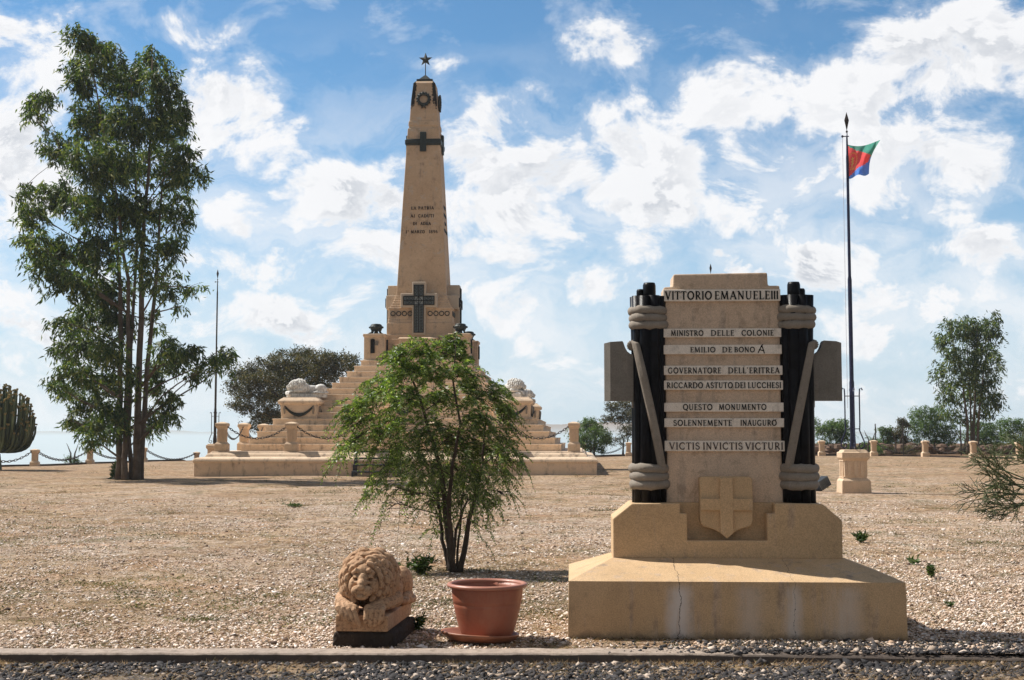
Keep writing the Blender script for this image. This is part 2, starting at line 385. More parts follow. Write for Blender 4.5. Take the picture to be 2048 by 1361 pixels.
def groundmat():
    m, t, p, o = new_mat('dry_ground'); pos = t.new('ShaderNodeNewGeometry').outputs['Position']
    sep = t.new('ShaderNodeSeparateXYZ'); t.link(pos, sep.inputs[0])
    vo = t.new('ShaderNodeTexVoronoi'); t.put(vo.inputs['Vector'], t.vmath('MULTIPLY', pos, (24, 20, 24))); vo.inputs['Scale'].default_value = 1.0
    sc = t.new('ShaderNodeSeparateColor'); t.link(vo.outputs['Color'], sc.inputs[0])
    vo2 = t.new('ShaderNodeTexVoronoi'); t.put(vo2.inputs['Vector'], t.vmath('MULTIPLY', pos, (7, 5, 7))); vo2.inputs['Scale'].default_value = 1.0
    sc2 = t.new('ShaderNodeSeparateColor'); t.link(vo2.outputs['Color'], sc2.inputs[0])
    chips = t.ramp(sc.outputs[0], [(0,(.13,.08,.05)),(.25,(.43,.305,.22)),(.6,(.69,.54,.42)),(1,(.90,.79,.69))])
    fib = t.noise(t.vmath('MULTIPLY', pos, (60, 25, 25)), 1, 4, .7)
    straw = t.ramp(t.math('ADD', t.math('MULTIPLY', fib, .75), t.math('MULTIPLY', sc2.outputs[1], .25)), [(.3,(.17,.105,.055)),(.5,(.47,.325,.20)),(.7,(.76,.58,.40))])
    A = t.noise(pos, .33, 6, .65, .5); B = t.noise(pos, 1.9, 6, .7)
    k = t.mapr(t.math('ADD', t.math('MULTIPLY', A, .55), t.math('MULTIPLY', B, .45)), .40, .60)
    base = t.mix(k, straw, chips)
    base = t.mix(t.mapr(t.noise(pos, .11, 5, .6, .4), .38, .62, 0, .55), base, t.mix(1.0, base, (.66, .58, .50), 'MULTIPLY'))
    # paler chips on the right hand side, browner turf near the monument platform
    far = t.mapr(sep.outputs[1], 26, 60)
    base = t.mix(t.math('MULTIPLY', far, .55), base, t.mix(1.0, straw, (.74, .68, .58), 'MULTIPLY'))
    gr = t.noise(t.vmath('MULTIPLY', pos, (1, .7, 1)), .9, 7, .7, .6)
    green = t.math('MULTIPLY', t.mapr(gr, .52, .66), .6)
    base = t.mix(green, base, (.13, .13, .06))
    dk = t.mapr(t.noise(t.vmath('MULTIPLY', pos, (1, .6, 1)), 4.5, 9, .85), .53, .64)
    base = t.mix(t.math('MULTIPLY', dk, .8), base, (.13, .08, .05))
    rd = t.mapr(t.noise(pos, .8, 6, .7), .5, .66)
    base = t.mix(t.math('MULTIPLY', rd, .5), base, t.mix(1.0, base, (1.12, .86, .70), 'MULTIPLY'))
    # land beyond the plateau edge: hazy olive slopes
    d1 = t.mapr(sep.outputs[2], -2, -25)
    fl = t.noise(t.vmath('MULTIPLY', pos, (.004, .0012, .004)), 1, 6, .6)
    base = t.mix(d1, base, t.ramp(fl, [(.35,(.07,.085,.05)),(.6,(.20,.17,.11))]))
    rb = t.mapr(t.math('SUBTRACT', sep.outputs[1], t.mapr(sep.outputs[0], 15, 40, 88, 76, False)), 0, 2)
    base = t.mix(t.math('MULTIPLY', t.math('MULTIPLY', rb, t.mapr(d1, 0, 1, 1, 0)), .8), base, t.ramp(fib, [(.35,(.10,.055,.03)),(.65,(.27,.15,.08))]))
    t.link(base, p.inputs['Base Color']); p.inputs['Roughness'].default_value = .95; p.inputs['Specular IOR Level'].default_value = .15
    hgt = t.math('ADD', t.math('MULTIPLY', sc.outputs[1], .6), t.math('ADD', t.math('MULTIPLY', fib, .8), t.math('MULTIPLY', B, 1.2)))
    bump(t, p, hgt, .05, 1.0)
    return m
M_ground = groundmat()
def roadmat():
    m, t, p, o = new_mat('gravel_road'); pos = t.new('ShaderNodeNewGeometry').outputs['Position']
    vo = t.new('ShaderNodeTexVoronoi'); t.put(vo.inputs['Vector'], pos); vo.inputs['Scale'].default_value = 45
    sc = t.new('ShaderNodeSeparateColor'); t.link(vo.outputs['Color'], sc.inputs[0])
    c = t.ramp(sc.outputs[0], [(0,(.03,.028,.028)),(.6,(.09,.08,.075)),(.8,(.22,.16,.11)),(1,(.42,.34,.28))])
    c = t.mix(t.mapr(t.noise(pos, 2.4, 6, .7), .48, .6), c, (.24,.165,.10))
    t.link(c, p.inputs['Base Color']); p.inputs['Roughness'].default_value = .9
    bump(t, p, sc.outputs[1], .02)
    return m
M_road = roadmat()

# ------------------------------------------------------------------ terrain
def ss(a, b, x):
    t = np.clip((np.asarray(x, float)-a)/(b-a), 0, 1); return t*t*(3-2*t)
EX = [-400, -34, -29.5, -26, -24, -21.5, -16, 8, 14, 22, 40, 400]
EY = [40, 66, 71.5, 80, 88, 95.5, 102, 99, 99, 135, 140, 200]
def edgeY(x): return np.interp(x, EX, EY)
def gz(x, y):
    x = np.asarray(x, float); y = np.asarray(y, float)
    z = .47*ss(34, 78, y)*ss(-4, 16, x)
    z = z + .025*np.sin(x*.7+y*.31)*np.sin(y*.43)*ss(14, 24, y)
    z = z + .5*ss(86, 110, y)*ss(16, 30, x)
    d = y-edgeY(x)
    drop = 300*(1-np.exp(-np.clip(d, 0, None)/350.0))+2.0*ss(0, 6, d)
    r = np.hypot(x, y)
    h = np.zeros_like(z)
    for (a, b, c, e) in ((.0021,.0013,.7,1.0),(.00083,.0005,2.1,1.8),(.00037,.00031,4.0,2.6),(.0046,.0031,1.3,.45)):
        h = h+e*(1-np.abs(np.sin(x*a+c+1.7*np.sin(y*b))*np.cos(y*b*1.3-c)))
    h = h/5.85
    far = ss(500, 4000, d)*90*h+ss(9000, 26000, r)*(260+330*h**2*ss(-.4, 1, np.sin(x*.00023+1.1)+.6*np.sin(x*.0007)))
    return z-drop+far*(d > 0)
def axis(parts):
    a = []
    for (s, e, n) in parts: a += list(np.linspace(s, e, n, endpoint=False))
    return np.array(a+[parts[-1][1]])
xs = axis([(-60000,-9000,24),(-9000,-1000,34),(-1000,-100,30),(-100,-40,30),(-40,50,180),(50,100,25),(100,1000,30),(1000,9000,34),(9000,60000,24)])
ys = axis([(9.80,20,20),(20,110,180),(110,160,40),(160,1000,50),(1000,9000,60),(9000,34000,90),(34000,80000,20)])
X, Y = np.meshgrid(xs, ys); Z = gz(X, Y)
nx, ny = len(xs), len(ys)
V = np.stack([X.ravel(), Y.ravel(), Z.ravel()], 1)
I = np.arange(nx*ny).reshape(ny, nx)
Fq = np.stack([I[:-1,:-1].ravel(), I[:-1,1:].ravel(), I[1:,1:].ravel(), I[1:,:-1].ravel()], 1)
tag(npmesh('ground', V, Fq, M_ground, smooth=True), kind='structure')
mb = MB()
mb.add([(-300,-60,-.048),(300,-60,-.048),(300,9.70,-.048),(-300,9.70,-.048)], [(0,1,2,3)])
tag(mb.build('road', M_road), kind='structure')
# kerb: slightly uneven run of concrete
kv = []; kf = []
kx = np.arange(-8, 8.01, .12)
for i, x in enumerate(kx):
    n1 = mnoise.noise(Vector((x*1.3, 0, 5)))*.012; n2 = mnoise.noise(Vector((x*4, 3, 5)))*.006
    y0 = 9.675+n1+n2-.012*x*.3; zt = .022+n2+ (-.018*max(0, x-1.2)**.8 if x > 1.2 else 0)
    kv += [(x, y0-.012, -.09), (x, y0, zt-.012), (x, y0+.015, zt), (x, 9.90+n1*.6, zt), (x, 9.91, -.05)]
for i in range(len(kx)-1):
    for k in range(4): a = i*5+k; kf.append((a, a+5, a+6, a+1))
mb = MB().add(kv, kf)
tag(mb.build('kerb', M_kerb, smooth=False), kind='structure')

# ------------------------------------------------------------------ obelisk monument frame
A3 = R(-3); MO = Vector((-4.897, 54.0, 0))
def mon(u, v, z=0):
    c, s = math.cos(A3), math.sin(A3)
    return Vector((MO.x+u*c-v*s, MO.y+u*s+v*c, z))
CV = 9.9; ZT = 1.02
root = empty('obelisk_monument', MO, A3, 'tall ochre stone obelisk on a stepped pyramid with dark cross and star on top', 'obelisk monument')
W = 8.39; CZ = CV
mb = MB()
prof = [(0,-.15),(0,.54),(-.04,.57),(-.05,.62),(-.02,.70),(.05,.745),(.12,.76),(.36,.79),(.40,.86),(.47,.93),(.55,.965),(.57,.975),(.57,ZT)]
mb.stack([(W-i, CV-i, z) for i, z in prof], 0, CV)
mb.build('platform', M_plat, root, bevel=.02)
mb = MB()
ws = [6.9,6.64,6.38,6.13,5.87,5.03,4.76,4.49,4.22,3.95,3.67,3.40,3.12,2.84,2.60]
STZ = []
z0 = ZT
for k in range(15):
    z1 = 1.32+.279*k; v0 = 1.80+.37*k
    hw = ws[k]; hd = CV-v0
    lo = z0-.02 if k else z0-.02
    mb.stack([(hw-.012, hd-.012, lo), (hw-.012, hd-.012, z1-.06), (hw+.012, hd+.012, z1-.05), (hw+.012, hd+.012, z1)], 0, CV)
    STZ.append(z1); z0 = z1
mb.build('stairs', M_plat, root, bevel=.012)
TOP = STZ[-1]
# pier under the shaft
def zat(py, Y): return at(1024, py, Y).z
mb = MB()
zz = {k: zat(k, 62.3) for k in (690,679,669.6,646,640,638.6,619,615,610,605,600,595,590)}
P = [(2.0,TOP-.02),(2.0,zz[690]),(1.85,zz[690]),(1.85,zz[679]),(1.70,zz[679]),(1.70,zz[669.6]),(1.62,zz[669.6]),(1.62,zz[646]),(1.57,zz[646]),(1.55,zz[640]),(1.53,zz[638.6]),(1.52,zz[619]),
     (1.56,zz[619]),(1.56,zz[615]),(1.47,zz[615]),(1.46,zz[610]),(1.41,zz[610]),(1.40,zz[605]),(1.36,zz[605]),(1.35,zz[600]),(1.31,zz[600]),(1.30,zz[595]),(1.27,zz[595]),(1.26,zz[590])]
mb.stack([(a, a, z) for a, z in P], 0.05, CV)
mb.box(-.85,.95, CV-2.35, CV-1.7, TOP, zat(678,61.6)); mb.frus(-.9,1.0,CV-2.42,CV-1.7,zat(678,61.6),-.85,.95,CV-2.3,CV-1.7,zat(675,61.6))
mb.build('pier', M_ob, root, bevel=.015)
# shaft
def shalf(z): return 1.22-(z-8.42)*.0535
zb = zz[590]; ztop = zat(160, 63.2); zap = zat(146, 63.4)
zn1, zn2 = zat(256, 63), zat(241, 63)
def shaftmat():
    m = stone('shaft_render', (.53,.375,.25), (.60,.44,.30), gs=.55, scale=.7, streak=.35, grain=.012, gthr=.6, seed=11, blot=(.50,.43,.36), blots=.85)
    t = NT(m.node_tree); p = [n for n in t.n if n.type == 'BSDF_PRINCIPLED'][0]
    src = p.inputs['Base Color'].links[0].from_socket
    co = t.new('ShaderNodeTexCoord').outputs['Object']; s = t.new('ShaderNodeSeparateXYZ'); t.link(co, s.inputs[0])
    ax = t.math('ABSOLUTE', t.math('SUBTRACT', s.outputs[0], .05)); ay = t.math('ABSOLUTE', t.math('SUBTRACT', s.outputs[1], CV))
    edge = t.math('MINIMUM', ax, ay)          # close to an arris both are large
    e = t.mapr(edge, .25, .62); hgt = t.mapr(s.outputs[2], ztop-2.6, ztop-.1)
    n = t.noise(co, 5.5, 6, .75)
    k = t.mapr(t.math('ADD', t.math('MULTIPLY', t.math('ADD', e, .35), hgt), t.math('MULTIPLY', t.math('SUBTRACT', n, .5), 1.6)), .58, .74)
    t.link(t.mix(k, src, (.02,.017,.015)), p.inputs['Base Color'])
    return m
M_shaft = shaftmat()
mb = MB(); 
L = [(shalf(zb)+.02, zb-.05), (shalf(zn1), zn1)]
mb.stack([(shalf(zb-.3), shalf(zb-.3), zb-.3), (shalf(zn1), shalf(zn1), zn1), (shalf(zn1)-.05, shalf(zn1)-.05, zn1+.02), (shalf(zn1)-.05, shalf(zn1)-.05, zn1+.14),
          (shalf(zn1)-.02, shalf(zn1)-.02, zn1+.15), (shalf(zn2)-.02, shalf(zn2)-.02, zn2), (shalf(zn2)-.055, shalf(zn2)-.055, zn2+.02), (shalf(ztop-1.0)-.06, shalf(ztop-1.0)-.06, ztop-1.0),
          (shalf(ztop)-.10, shalf(ztop)-.10, ztop-.12),(shalf(ztop)-.20, shalf(ztop)-.20, ztop)], .05, CV)
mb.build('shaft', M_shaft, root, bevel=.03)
mb = MB(); h = shalf(ztop)-.24
mb.stack([(h, h, ztop), (h, h, ztop+.12), (h-.12, h-.12, ztop+.16), (.04, .04, zap)], .05, CV)
mb.build('cap', M_bronze, root)
# star
st = MB(); zs = zat(120, 63.9); pts = []
for k in range(10):
    r_ = .36 if k % 2 == 0 else .145; a = math.pi/2+k*math.pi/5; pts.append((.05+r_*math.cos(a), zs+r_*math.sin(a)))
vs = [(x, CV, z) for x, z in pts]+[(.05, CV-.08, zs), (.05, CV+.08, zs)]
fs = []
for k in range(10): j = (k+1) % 10; fs += [(k, j, 10)[::-1], (k, j, 11)]
st.add(vs, fs); star = st.build('star', M_bronze, root)
MB().tube([(.05, CV, zap-.05), (.05, CV, zs-.12)], .022, 8).build('rod', M_bronze, star)
# band and small crosses
zb0, zb1 = zat(287, 62.6), zat(273.5, 62.6); hb = shalf((zb0+zb1)/2)
b = MB(); b.stack([(hb+.02, hb+.02, zb0), (hb+.085, hb+.085, zb0+.06), (hb+.085, hb+.085, zb1-.06), (hb+.02, hb+.02, zb1)], .05, CV)
b.build('band', M_bronze, root, bevel=.02)
zc0, zc1 = zat(299.5, 62.6), zat(260.5, 62.6)
for k in range(4):
    Mk = Matrix.Translation((.05, CV, 0)) @ Matrix.Rotation(k*math.pi/2, 4, 'Z')
    c = MB(); c.box(-.155, .155, -hb-.13, -hb+.03, zc0, zc1, Mk); c.build('band_cross', M_bronze, root, bevel=.02)
# wreaths near the top on front and right face
zw = zat(196, 62.9); hw_ = shalf(zw)
for k in (0, 1):
    Mk = Matrix.Translation((.05, CV, 0)) @ Matrix.Rotation(k*math.pi/2, 4, 'Z')
    c = MB(); n = 28
    for j in range(n):
        a = 2*math.pi*j/n; r0 = .27
        c.ell((r0*math.cos(a), -hw_-.03, zw+r0*math.sin(a)), (.075, .07, .085), 7, 5, Mk)
        if j % 2: c.ell(((r0+.07)*math.cos(a+.1), -hw_-.05, zw+(r0+.07)*math.sin(a+.1)), (.045, .05, .05), 6, 4, Mk)
    c.prism([(-.12,zw-.46),(-.02,zw-.42),(.03,zw-.25),(-.06,zw-.25)], -hw_-.08, -hw_+.02, Mk); c.prism([(.02,zw-.42),(.12,zw-.47),(.07,zw-.25),(-.02,zw-.25)], -hw_-.09, -hw_+.01, Mk)
    c.build('wreath', M_bronze, root, smooth=True)
# large crosses on four sides
def crosspoly(cx, hv, ha, zbot, za0, za1, ztp):
    return [(cx-hv,zbot),(cx+hv,zbot),(cx+hv,za0),(cx+ha,za0),(cx+ha,za1),(cx+hv,za1),(cx+hv,ztp),(cx-hv,ztp),(cx-hv,za1),(cx-ha,za1),(cx-ha,za0),(cx-hv,za0)]
q = lambda py: zat(py, 62.1)
for k in range(4):
    Mk = Matrix.Translation((.05, CV, 0)) @ Matrix.Rotation(k*math.pi/2, 4, 'Z')
    fr = MB(); fr.prism(crosspoly(-.05, .325, .885, q(670), q(615), q(587), q(564)), -1.78, -.9, Mk)
    fo = fr.build('cross_frame', M_white, root, bevel=.02)
    g = MB(); g.prism(crosspoly(-.05, .225, .745, q(666), q(610.3), q(592), q(570)), -1.80, -1.74, Mk); go = g.build('cross_window', M_glass, fo)
    g = MB(); g.box(-.25,.15, -1.812, -1.79, q(610), q(593), Mk); g.build('pane', M_glassl, fo)
    g = MB(); b0, b1 = -1.835, -1.80
    def bar(x0, x1, a0, a1): g.box(x0, x1, b0, b1, a0, a1, Mk)
    for x in (-.275, -.05, .175): bar(x-.018, x+.018, q(666), q(570))
    for zc in (q(610), q(601.5), q(593)): bar(-.79, .69, zc-.018, zc+.018)
    for x in (-.79, .69): bar(x-.018, x+.018, q(610), q(593))
    bar(-.275,.175, q(666), q(666)+.04); bar(-.275,.175, q(570)-.04, q(570))
    for j in range(9):    # scroll work
        zc = q(612)-.07-j*.135
        for s in (-1, 1):
            cc = (-.05+s*.115, zc); pts = [(cc[0]+.055*math.cos(t)*(1-t/14), -1.825, cc[1]+.06*math.sin(t)*(1-t/14)) for t in np.linspace(0, 7.5, 14)]
            g.tube(pts, .010, 4, Mk)
    for xx in (-.60, -.42, .32, .50):
        for s in (-1, 1):
            cc = (xx, q(601.5)+s*.105); g.tube([(cc[0]+.07*math.cos(t), -1.825, cc[1]+.07*math.sin(t)) for t in np.linspace(0, 6.28, 12)], .010, 4, Mk)
    for s in (-1, 1):
        for dz in (.1, .26, .42):
            cc = (-.05+s*.11, q(593)+dz-.0); g.tube([(cc[0]+.06*math.cos(t), -1.825, cc[1]+.065*math.sin(t)) for t in np.linspace(0, 6.28, 12)], .010, 4, Mk)
    g.tube([(-.05+.16*math.cos(t), -1.83, q(601.5)+.19*math.sin(t)) for t in np.linspace(0, 6.283, 5)], .014, 4, Mk)
    g.build('grille', M_letter, fo)
# rings on the frieze
for k in range(2):
    Mk = Matrix.Translation((.05, CV, 0)) @ Matrix.Rotation(k*math.pi/2, 4, 'Z')
    for x in ((-1.30,-1.02,-.75,-.475,.50,.78,1.05,1.32)):
        c = MB(); c.tube([(x-.03+.105*math.cos(t), -1.545, zat(627, 62.2)+.105*math.sin(t)) for t in np.linspace(0, 2*math.pi, 21)], .022, 6, Mk, caps=False); c.build('ring', M_bronze, root, smooth=True)
# small braziers' pedestals
def fasces_relief(mbk, mst, cx, fy, zc, h, r=.11):
    for dx in (-r*.7, -r*.35, 0, r*.35, r*.7):
        mbk.tube([(cx+dx, fy-.03-.02*math.cos(dx/r*1.4), zc-h/2), (cx+dx, fy-.03-.02*math.cos(dx/r*1.4), zc+h/2-abs(dx)*.3)], r*.26, 6)
ZP = TOP+1.26
def pedestal(u0, v0, side_relief=True, front=True):
    cx = u0; 
    b = MB(); b.stack([(.56,.56,TOP-.01),(.56,.56,TOP+.02),(.50,.50,TOP+.04),(.50,.50,ZP-.16),(.54,.54,ZP-.13),(.55,.55,ZP-.03),(.52,.52,ZP)], u0, v0)
    o = b.build('corner_pedestal', M_ob, root, bevel=.015)
    if front:
        k = MB(); fasces_relief(k, None, u0-.08, v0-.50, TOP+.68, .68); k.build('fasces_relief', M_letter, o)
        k = MB(); k.prism([(u0+.03,TOP+.72),(u0+.17,TOP+.70),(u0+.20,TOP+.9),(u0+.10,TOP+.92),(u0+.03,TOP+.86)], v0-.56, v0-.49)
        k.build('axe_relief', M_axe, o)
    if side_relief:
        k = MB()
        for dv in (-.08, 0, .08): k.tube([(u0+.53, v0+dv, TOP+.34), (u0+.53, v0+dv, TOP+1.0)], .04, 6)
        k.build('fasces_relief', M_letter, o)
    return o
for (u0, v0) in ((-1.97, 7.60), (2.05, 7.60), (2.05, 12.2), (-1.97, 12.2)): pedestal(u0, v0)
bk = MB(); bk.box(-.62, .55, 3.05, 5.2, 2.2, 3.45); bk.frus(-.68, .61, 2.99, 5.2, 3.45, -.60, .53, 3.07, 5.2, 3.55); bl_ = bk.build('wreath_block', M_plat, root, bevel=.015)
bk = MB()
for j in range(26):
    a = 2*math.pi*j/26; bk.ell((-.05+.36*math.cos(a), 3.0, 3.02+.36*math.sin(a)), (.085, .07, .095), 7, 5)
bk.build('wreath', M_bronze, bl_, smooth=True)
# lion pedestals
GP = []
def garland_pedestal(u0, v0):
    zb_ = STZ[4]; b = MB()
    b.stack([(.80,.98,zb_-.01),(.80,.98,zb_+.05),(.84,1.0,zb_+.62),(.93,1.08,zb_+.66),(.95,1.1,zb_+.76),(.90,1.05,zb_+.82),(.74,.9,zb_+.93),(.74,.9,zb_+.955)], u0, v0)
    o = b.build('lion_pedestal', M_plat, root, bevel=.012)
    for (Mk, hw2) in ((Matrix.Translation((u0, v0-1.02, 0)), .62), (Matrix.Translation((u0+.86, v0, 0)) @ Matrix.Rotation(math.pi/2, 4, 'Z'), .62)):
        g = MB(); n = 22
        for j in range(n+1):
            t = -1+2*j/n; g.ell((t*hw2, 0, zb_+.52-.36*(1-t*t)), (.055, .05, .045+.045*(1-abs(t))), 7, 5, Mk)
        g.build('garland', M_bronze, o, smooth=True)
        for s in (-1, 1):
            g = MB(); g.tube([(s*hw2, 0, zb_+.56), (s*(hw2+.03), -.01, zb_+.45), (s*(hw2+.02), 0, zb_+.20)], [.045,.05,.03], 6, Mk); g.build('tassel', M_rope, o, smooth=True)
    return zb_+.955
for (u0, v0) in ((-4.72, 4.40), (4.72, 4.40), (4.72, 15.4), (-4.72, 15.4)): LZ = garland_pedestal(u0, v0)

# ------------------------------------------------------------------ lettering (own serif capitals)
T_, t_ = .135, .075
def arc(cx, cy, rx, ry, a0, a1, n=14): return [(cx+rx*math.cos(R(a0+(a1-a0)*i/n)), cy+ry*math.sin(R(a0+(a1-a0)*i/n))) for i in range(n+1)]
def G():
    g = {}
    st = lambda x, T=T_: ([(x, 0), (x, 1)], T)
    se = lambda x, y, w=.12: ([(x-w, y), (x+w, y)], .05)
    g['I'] = (.30, [st(.15), se(.15,.025), se(.15,.975)])
    g['L'] = (.58, [st(.16), se(.14,.975), ([(.04,.03),(.54,.03)], .06), ([(.53,.03),(.56,.2)], .045)])
    g['E'] = (.60, [st(.16), ([(.04,.97),(.52,.97)], .06), ([(.16,.51),(.44,.51)], .055), ([(.04,.03),(.55,.03)], .06), ([(.52,.97),(.53,.80)], .045), ([(.55,.03),(.57,.2)], .045), ([(.45,.43),(.45,.59)], .04)])
    g['T'] = (.70, [([(.35,0),(.35,1)], T_), ([(.03,.97),(.67,.97)], .06), ([(.04,.97),(.03,.79)], .045), ([(.66,.97),(.67,.79)], .045), se(.35,.025)])
    g['H'] = (.80, [st(.16), st(.64), ([(.16,.5),(.64,.5)], .06), se(.16,.025), se(.16,.975), se(.64,.025), se(.64,.975)])
    g['N'] = (.82, [([(.15,0),(.15,1)], t_), ([(.12,.98),(.66,.02)], T_), ([(.66,0),(.66,1)], t_), se(.15,.025,.1), se(.10,.975,.08), se(.66,.975,.1)])
    g['M'] = (1.0, [([(.12,0),(.19,1)], t_), ([(.19,.98),(.48,.05)], T_), ([(.48,.05),(.76,.98)], t_), ([(.76,1),(.85,0)], T_), se(.12,.025,.09), se(.86,.025,.11), se(.15,.975,.07), se(.82,.975,.07)])
    g['V'] = (.78, [([(.10,1),(.40,.02)], T_), ([(.40,.02),(.68,1)], t_), se(.10,.975,.11), se(.68,.975,.10)])
    g['A'] = (.80, [([(.08,0),(.38,1)], t_), ([(.38,1),(.70,0)], T_), ([(.19,.34),(.60,.34)], .06), se(.08,.025,.10), se(.70,.025,.12)])
    g['U'] = (.80, [([(.15,1),(.15,.3)]+arc(.39,.3,.24,.27,180,270,6), T_*.9), (arc(.39,.3,.24,.27,270,360,6)+[(.63,1)], t_), se(.15,.975,.11), se(.63,.975,.10)])
    g['O'] = (.94, [(arc(.46,.5,.37,.46,70,290), T_), (arc(.46,.5,.37,.46,-70,70), T_)])
    g['Q'] = (.94, g['O'][1]+[([(.42,.14),(.60,-.06),(.86,-.16)], .09)])
    g['C'] = (.80, [(arc(.46,.5,.37,.46,50,310,18), T_*.9), ([(.70,.84),(.72,.68)], .05), ([(.70,.16),(.74,.30)], .05)])
    g['G'] = (.88, [(arc(.46,.5,.37,.46,50,305,18), T_*.9), ([(.70,.1),(.70,.45)], .10), se(.70,.45,.11), ([(.70,.84),(.72,.68)], .05)])
    g['D'] = (.86, [st(.16), ([(.04,.97),(.38,.97)]+arc(.38,.5,.38,.47,90,-90,16)+[(.04,.03)], .085), (arc(.38,.5,.38,.45,50,-50,8), T_)])
    g['P'] = (.62, [st(.16), se(.16,.025), ([(.04,.97),(.32,.97)]+arc(.32,.72,.23,.25,90,-90,10)+[(.16,.47)], .08), (arc(.32,.72,.23,.23,50,-50,6), .11)])
    g['R'] = (.74, g['P'][1]+[([(.32,.47),(.66,.02)], .12), se(.67,.025,.07)])
    g['B'] = (.68, [st(.16), ([(.04,.97),(.33,.97)]+arc(.33,.74,.20,.23,90,-90,10)+[(.16,.51)], .07), ([(.33,.51)]+arc(.35,.27,.25,.24,90,-90,10)+[(.04,.03)], .07), (arc(.33,.74,.2,.21,50,-50,5), .11), (arc(.35,.27,.25,.22,50,-50,5), .12)])
    g['S'] = (.60, [(arc(.30,.74,.20,.22,40,180,9)+arc(.30,.74,.20,.22,190,250,4)+arc(.30,.27,.23,.24,70,-10,5)+arc(.30,.27,.23,.24,-20,-150,9), .105), ([(.48,.90),(.49,.72)], .045), ([(.08,.28),(.08,.08)], .045)])
    g['Z'] = (.66, [([(.06,.97),(.58,.97)], .06), ([(.56,.97),(.08,.03)], .12), ([(.06,.03),(.62,.03)], .06), ([(.07,.97),(.06,.8)], .045), ([(.61,.03),(.62,.2)], .045)])
    g["'"] = (.22, [([(.12,1.02),(.07,.80)], .09)])
    g['1'] = (.36, [([(.2,0),(.2,1)], T_), ([(.06,.84),(.2,.98)], .06), se(.2,.025)])
    g['8'] = (.60, [(arc(.3,.75,.19,.21,0,360,16), .09), (arc(.3,.27,.23,.25,0,360,16), .10)])
    g['9'] = (.60, [(arc(.3,.68,.22,.28,0,360,16), .09), ([(.52,.68),(.48,.25),(.2,.02)], .09)])
    g['6'] = (.60, [(arc(.3,.31,.22,.28,0,360,16), .09), ([(.08,.31),(.12,.75),(.4,.98)], .09)])
    g['°'] = (.30, [(arc(.15,.82,.10,.12,0,360,10), .06)])
    g['Ò'] = (.94, g['O'][1]+[([(.60,.98),(.86,1.10)], .08)])
    return g
GL = G()
def strip(m, pts, th, x0, z0, sx, sz, y0, y1):
    th = th*1.22 if sz < 1 else th
    P_ = [Vector((x0+a*sx, z0+b*sz)) for a, b in pts]; n = len(P_); tt = th*sz/2; Lf = []; Rt = []
    closed = (P_[0]-P_[-1]).length < 1e-5
    for i in range(n):
        a = P_[i-1] if i > 0 else (P_[n-2] if closed else P_[0]); b = P_[i+1] if i < n-1 else (P_[1] if closed else P_[-1])
        d = b-a; d = d.normalized() if d.length > 0 else Vector((1, 0)); nn = Vector((-d.y, d.x))*tt
        Lf.append(P_[i]+nn); Rt.append(P_[i]-nn)
    vs = [(p.x, y0, p.y) for p in Lf]+[(p.x, y0, p.y) for p in Rt]+[(p.x, y1, p.y) for p in Lf]+[(p.x, y1, p.y) for p in Rt]
    fs = []
    for i in range(n-1):
        fs.append((n+i, n+i+1, i+1, i)); fs.append((i, i+1, 2*n+i+1, 2*n+i)); fs.append((n+i+1, n+i, 3*n+i, 3*n+i+1))
    fs.append((0, 2*n, 3*n, n)); fs.append((n-1, 2*n-1, 4*n-1, 3*n-1))
    m.add(vs, fs)
def word(m, txt, x0, x1, zb, h, y0, y1, gap=.10):
    tw = sum(GL[c][0] for c in txt)+gap*(len(txt)-1); sx = (x1-x0)/tw; x = x0
    for i, c in enumerate(txt):
        for j, (pts, th) in enumerate(GL[c][1]): strip(m, pts, th, x, zb, sx, h, y0-.0002*(j % 5), y1)
        x += (GL[c][0]+gap)*sx
# inscription on the obelisk shaft (front face leans back)
def shaft_words(words, py, rx=0):
    z = zat(py+3, 62.6); h_ = .15
    fy = CV-shalf(z)-.022
    for (t, a, b_) in words:
        xa = (at(a, py, 62.6).x-mon(0, CV-1.1).x); xb = (at(b_, py, 62.6).x-mon(0, CV-1.1).x)
        m = MB(); word(m, t, xa, xb, z, h_, fy, fy+.05, .16); m.build('inscription', M_letter, root)
shaft_words([('LA', 821, 831.5), ('PATRIA', 835.5, 867)], 414.5)
shaft_words([('AI', 820, 829), ('CADUTI', 835, 867)], 430.5)
shaft_words([('DI', 825, 832.5), ('ADUA', 840, 861)], 446)
shaft_words([('1°', 810, 816.5), ('MARZO', 821, 849), ('1896', 857, 875)], 462.5)
for (pa, n) in ((414, 5), (430, 7), (446, 4), (462, 8)):
    z = zat(pa, 63.4); fx = .05+shalf(z); m = MB()
    for j in range(n): v_0 = CV+(j-n/2)*.16; m.box(fx-.02, fx+.025, v_0, v_0+.09, z-.08, z+.07)
    m.build('side_inscription', M_letter, root)

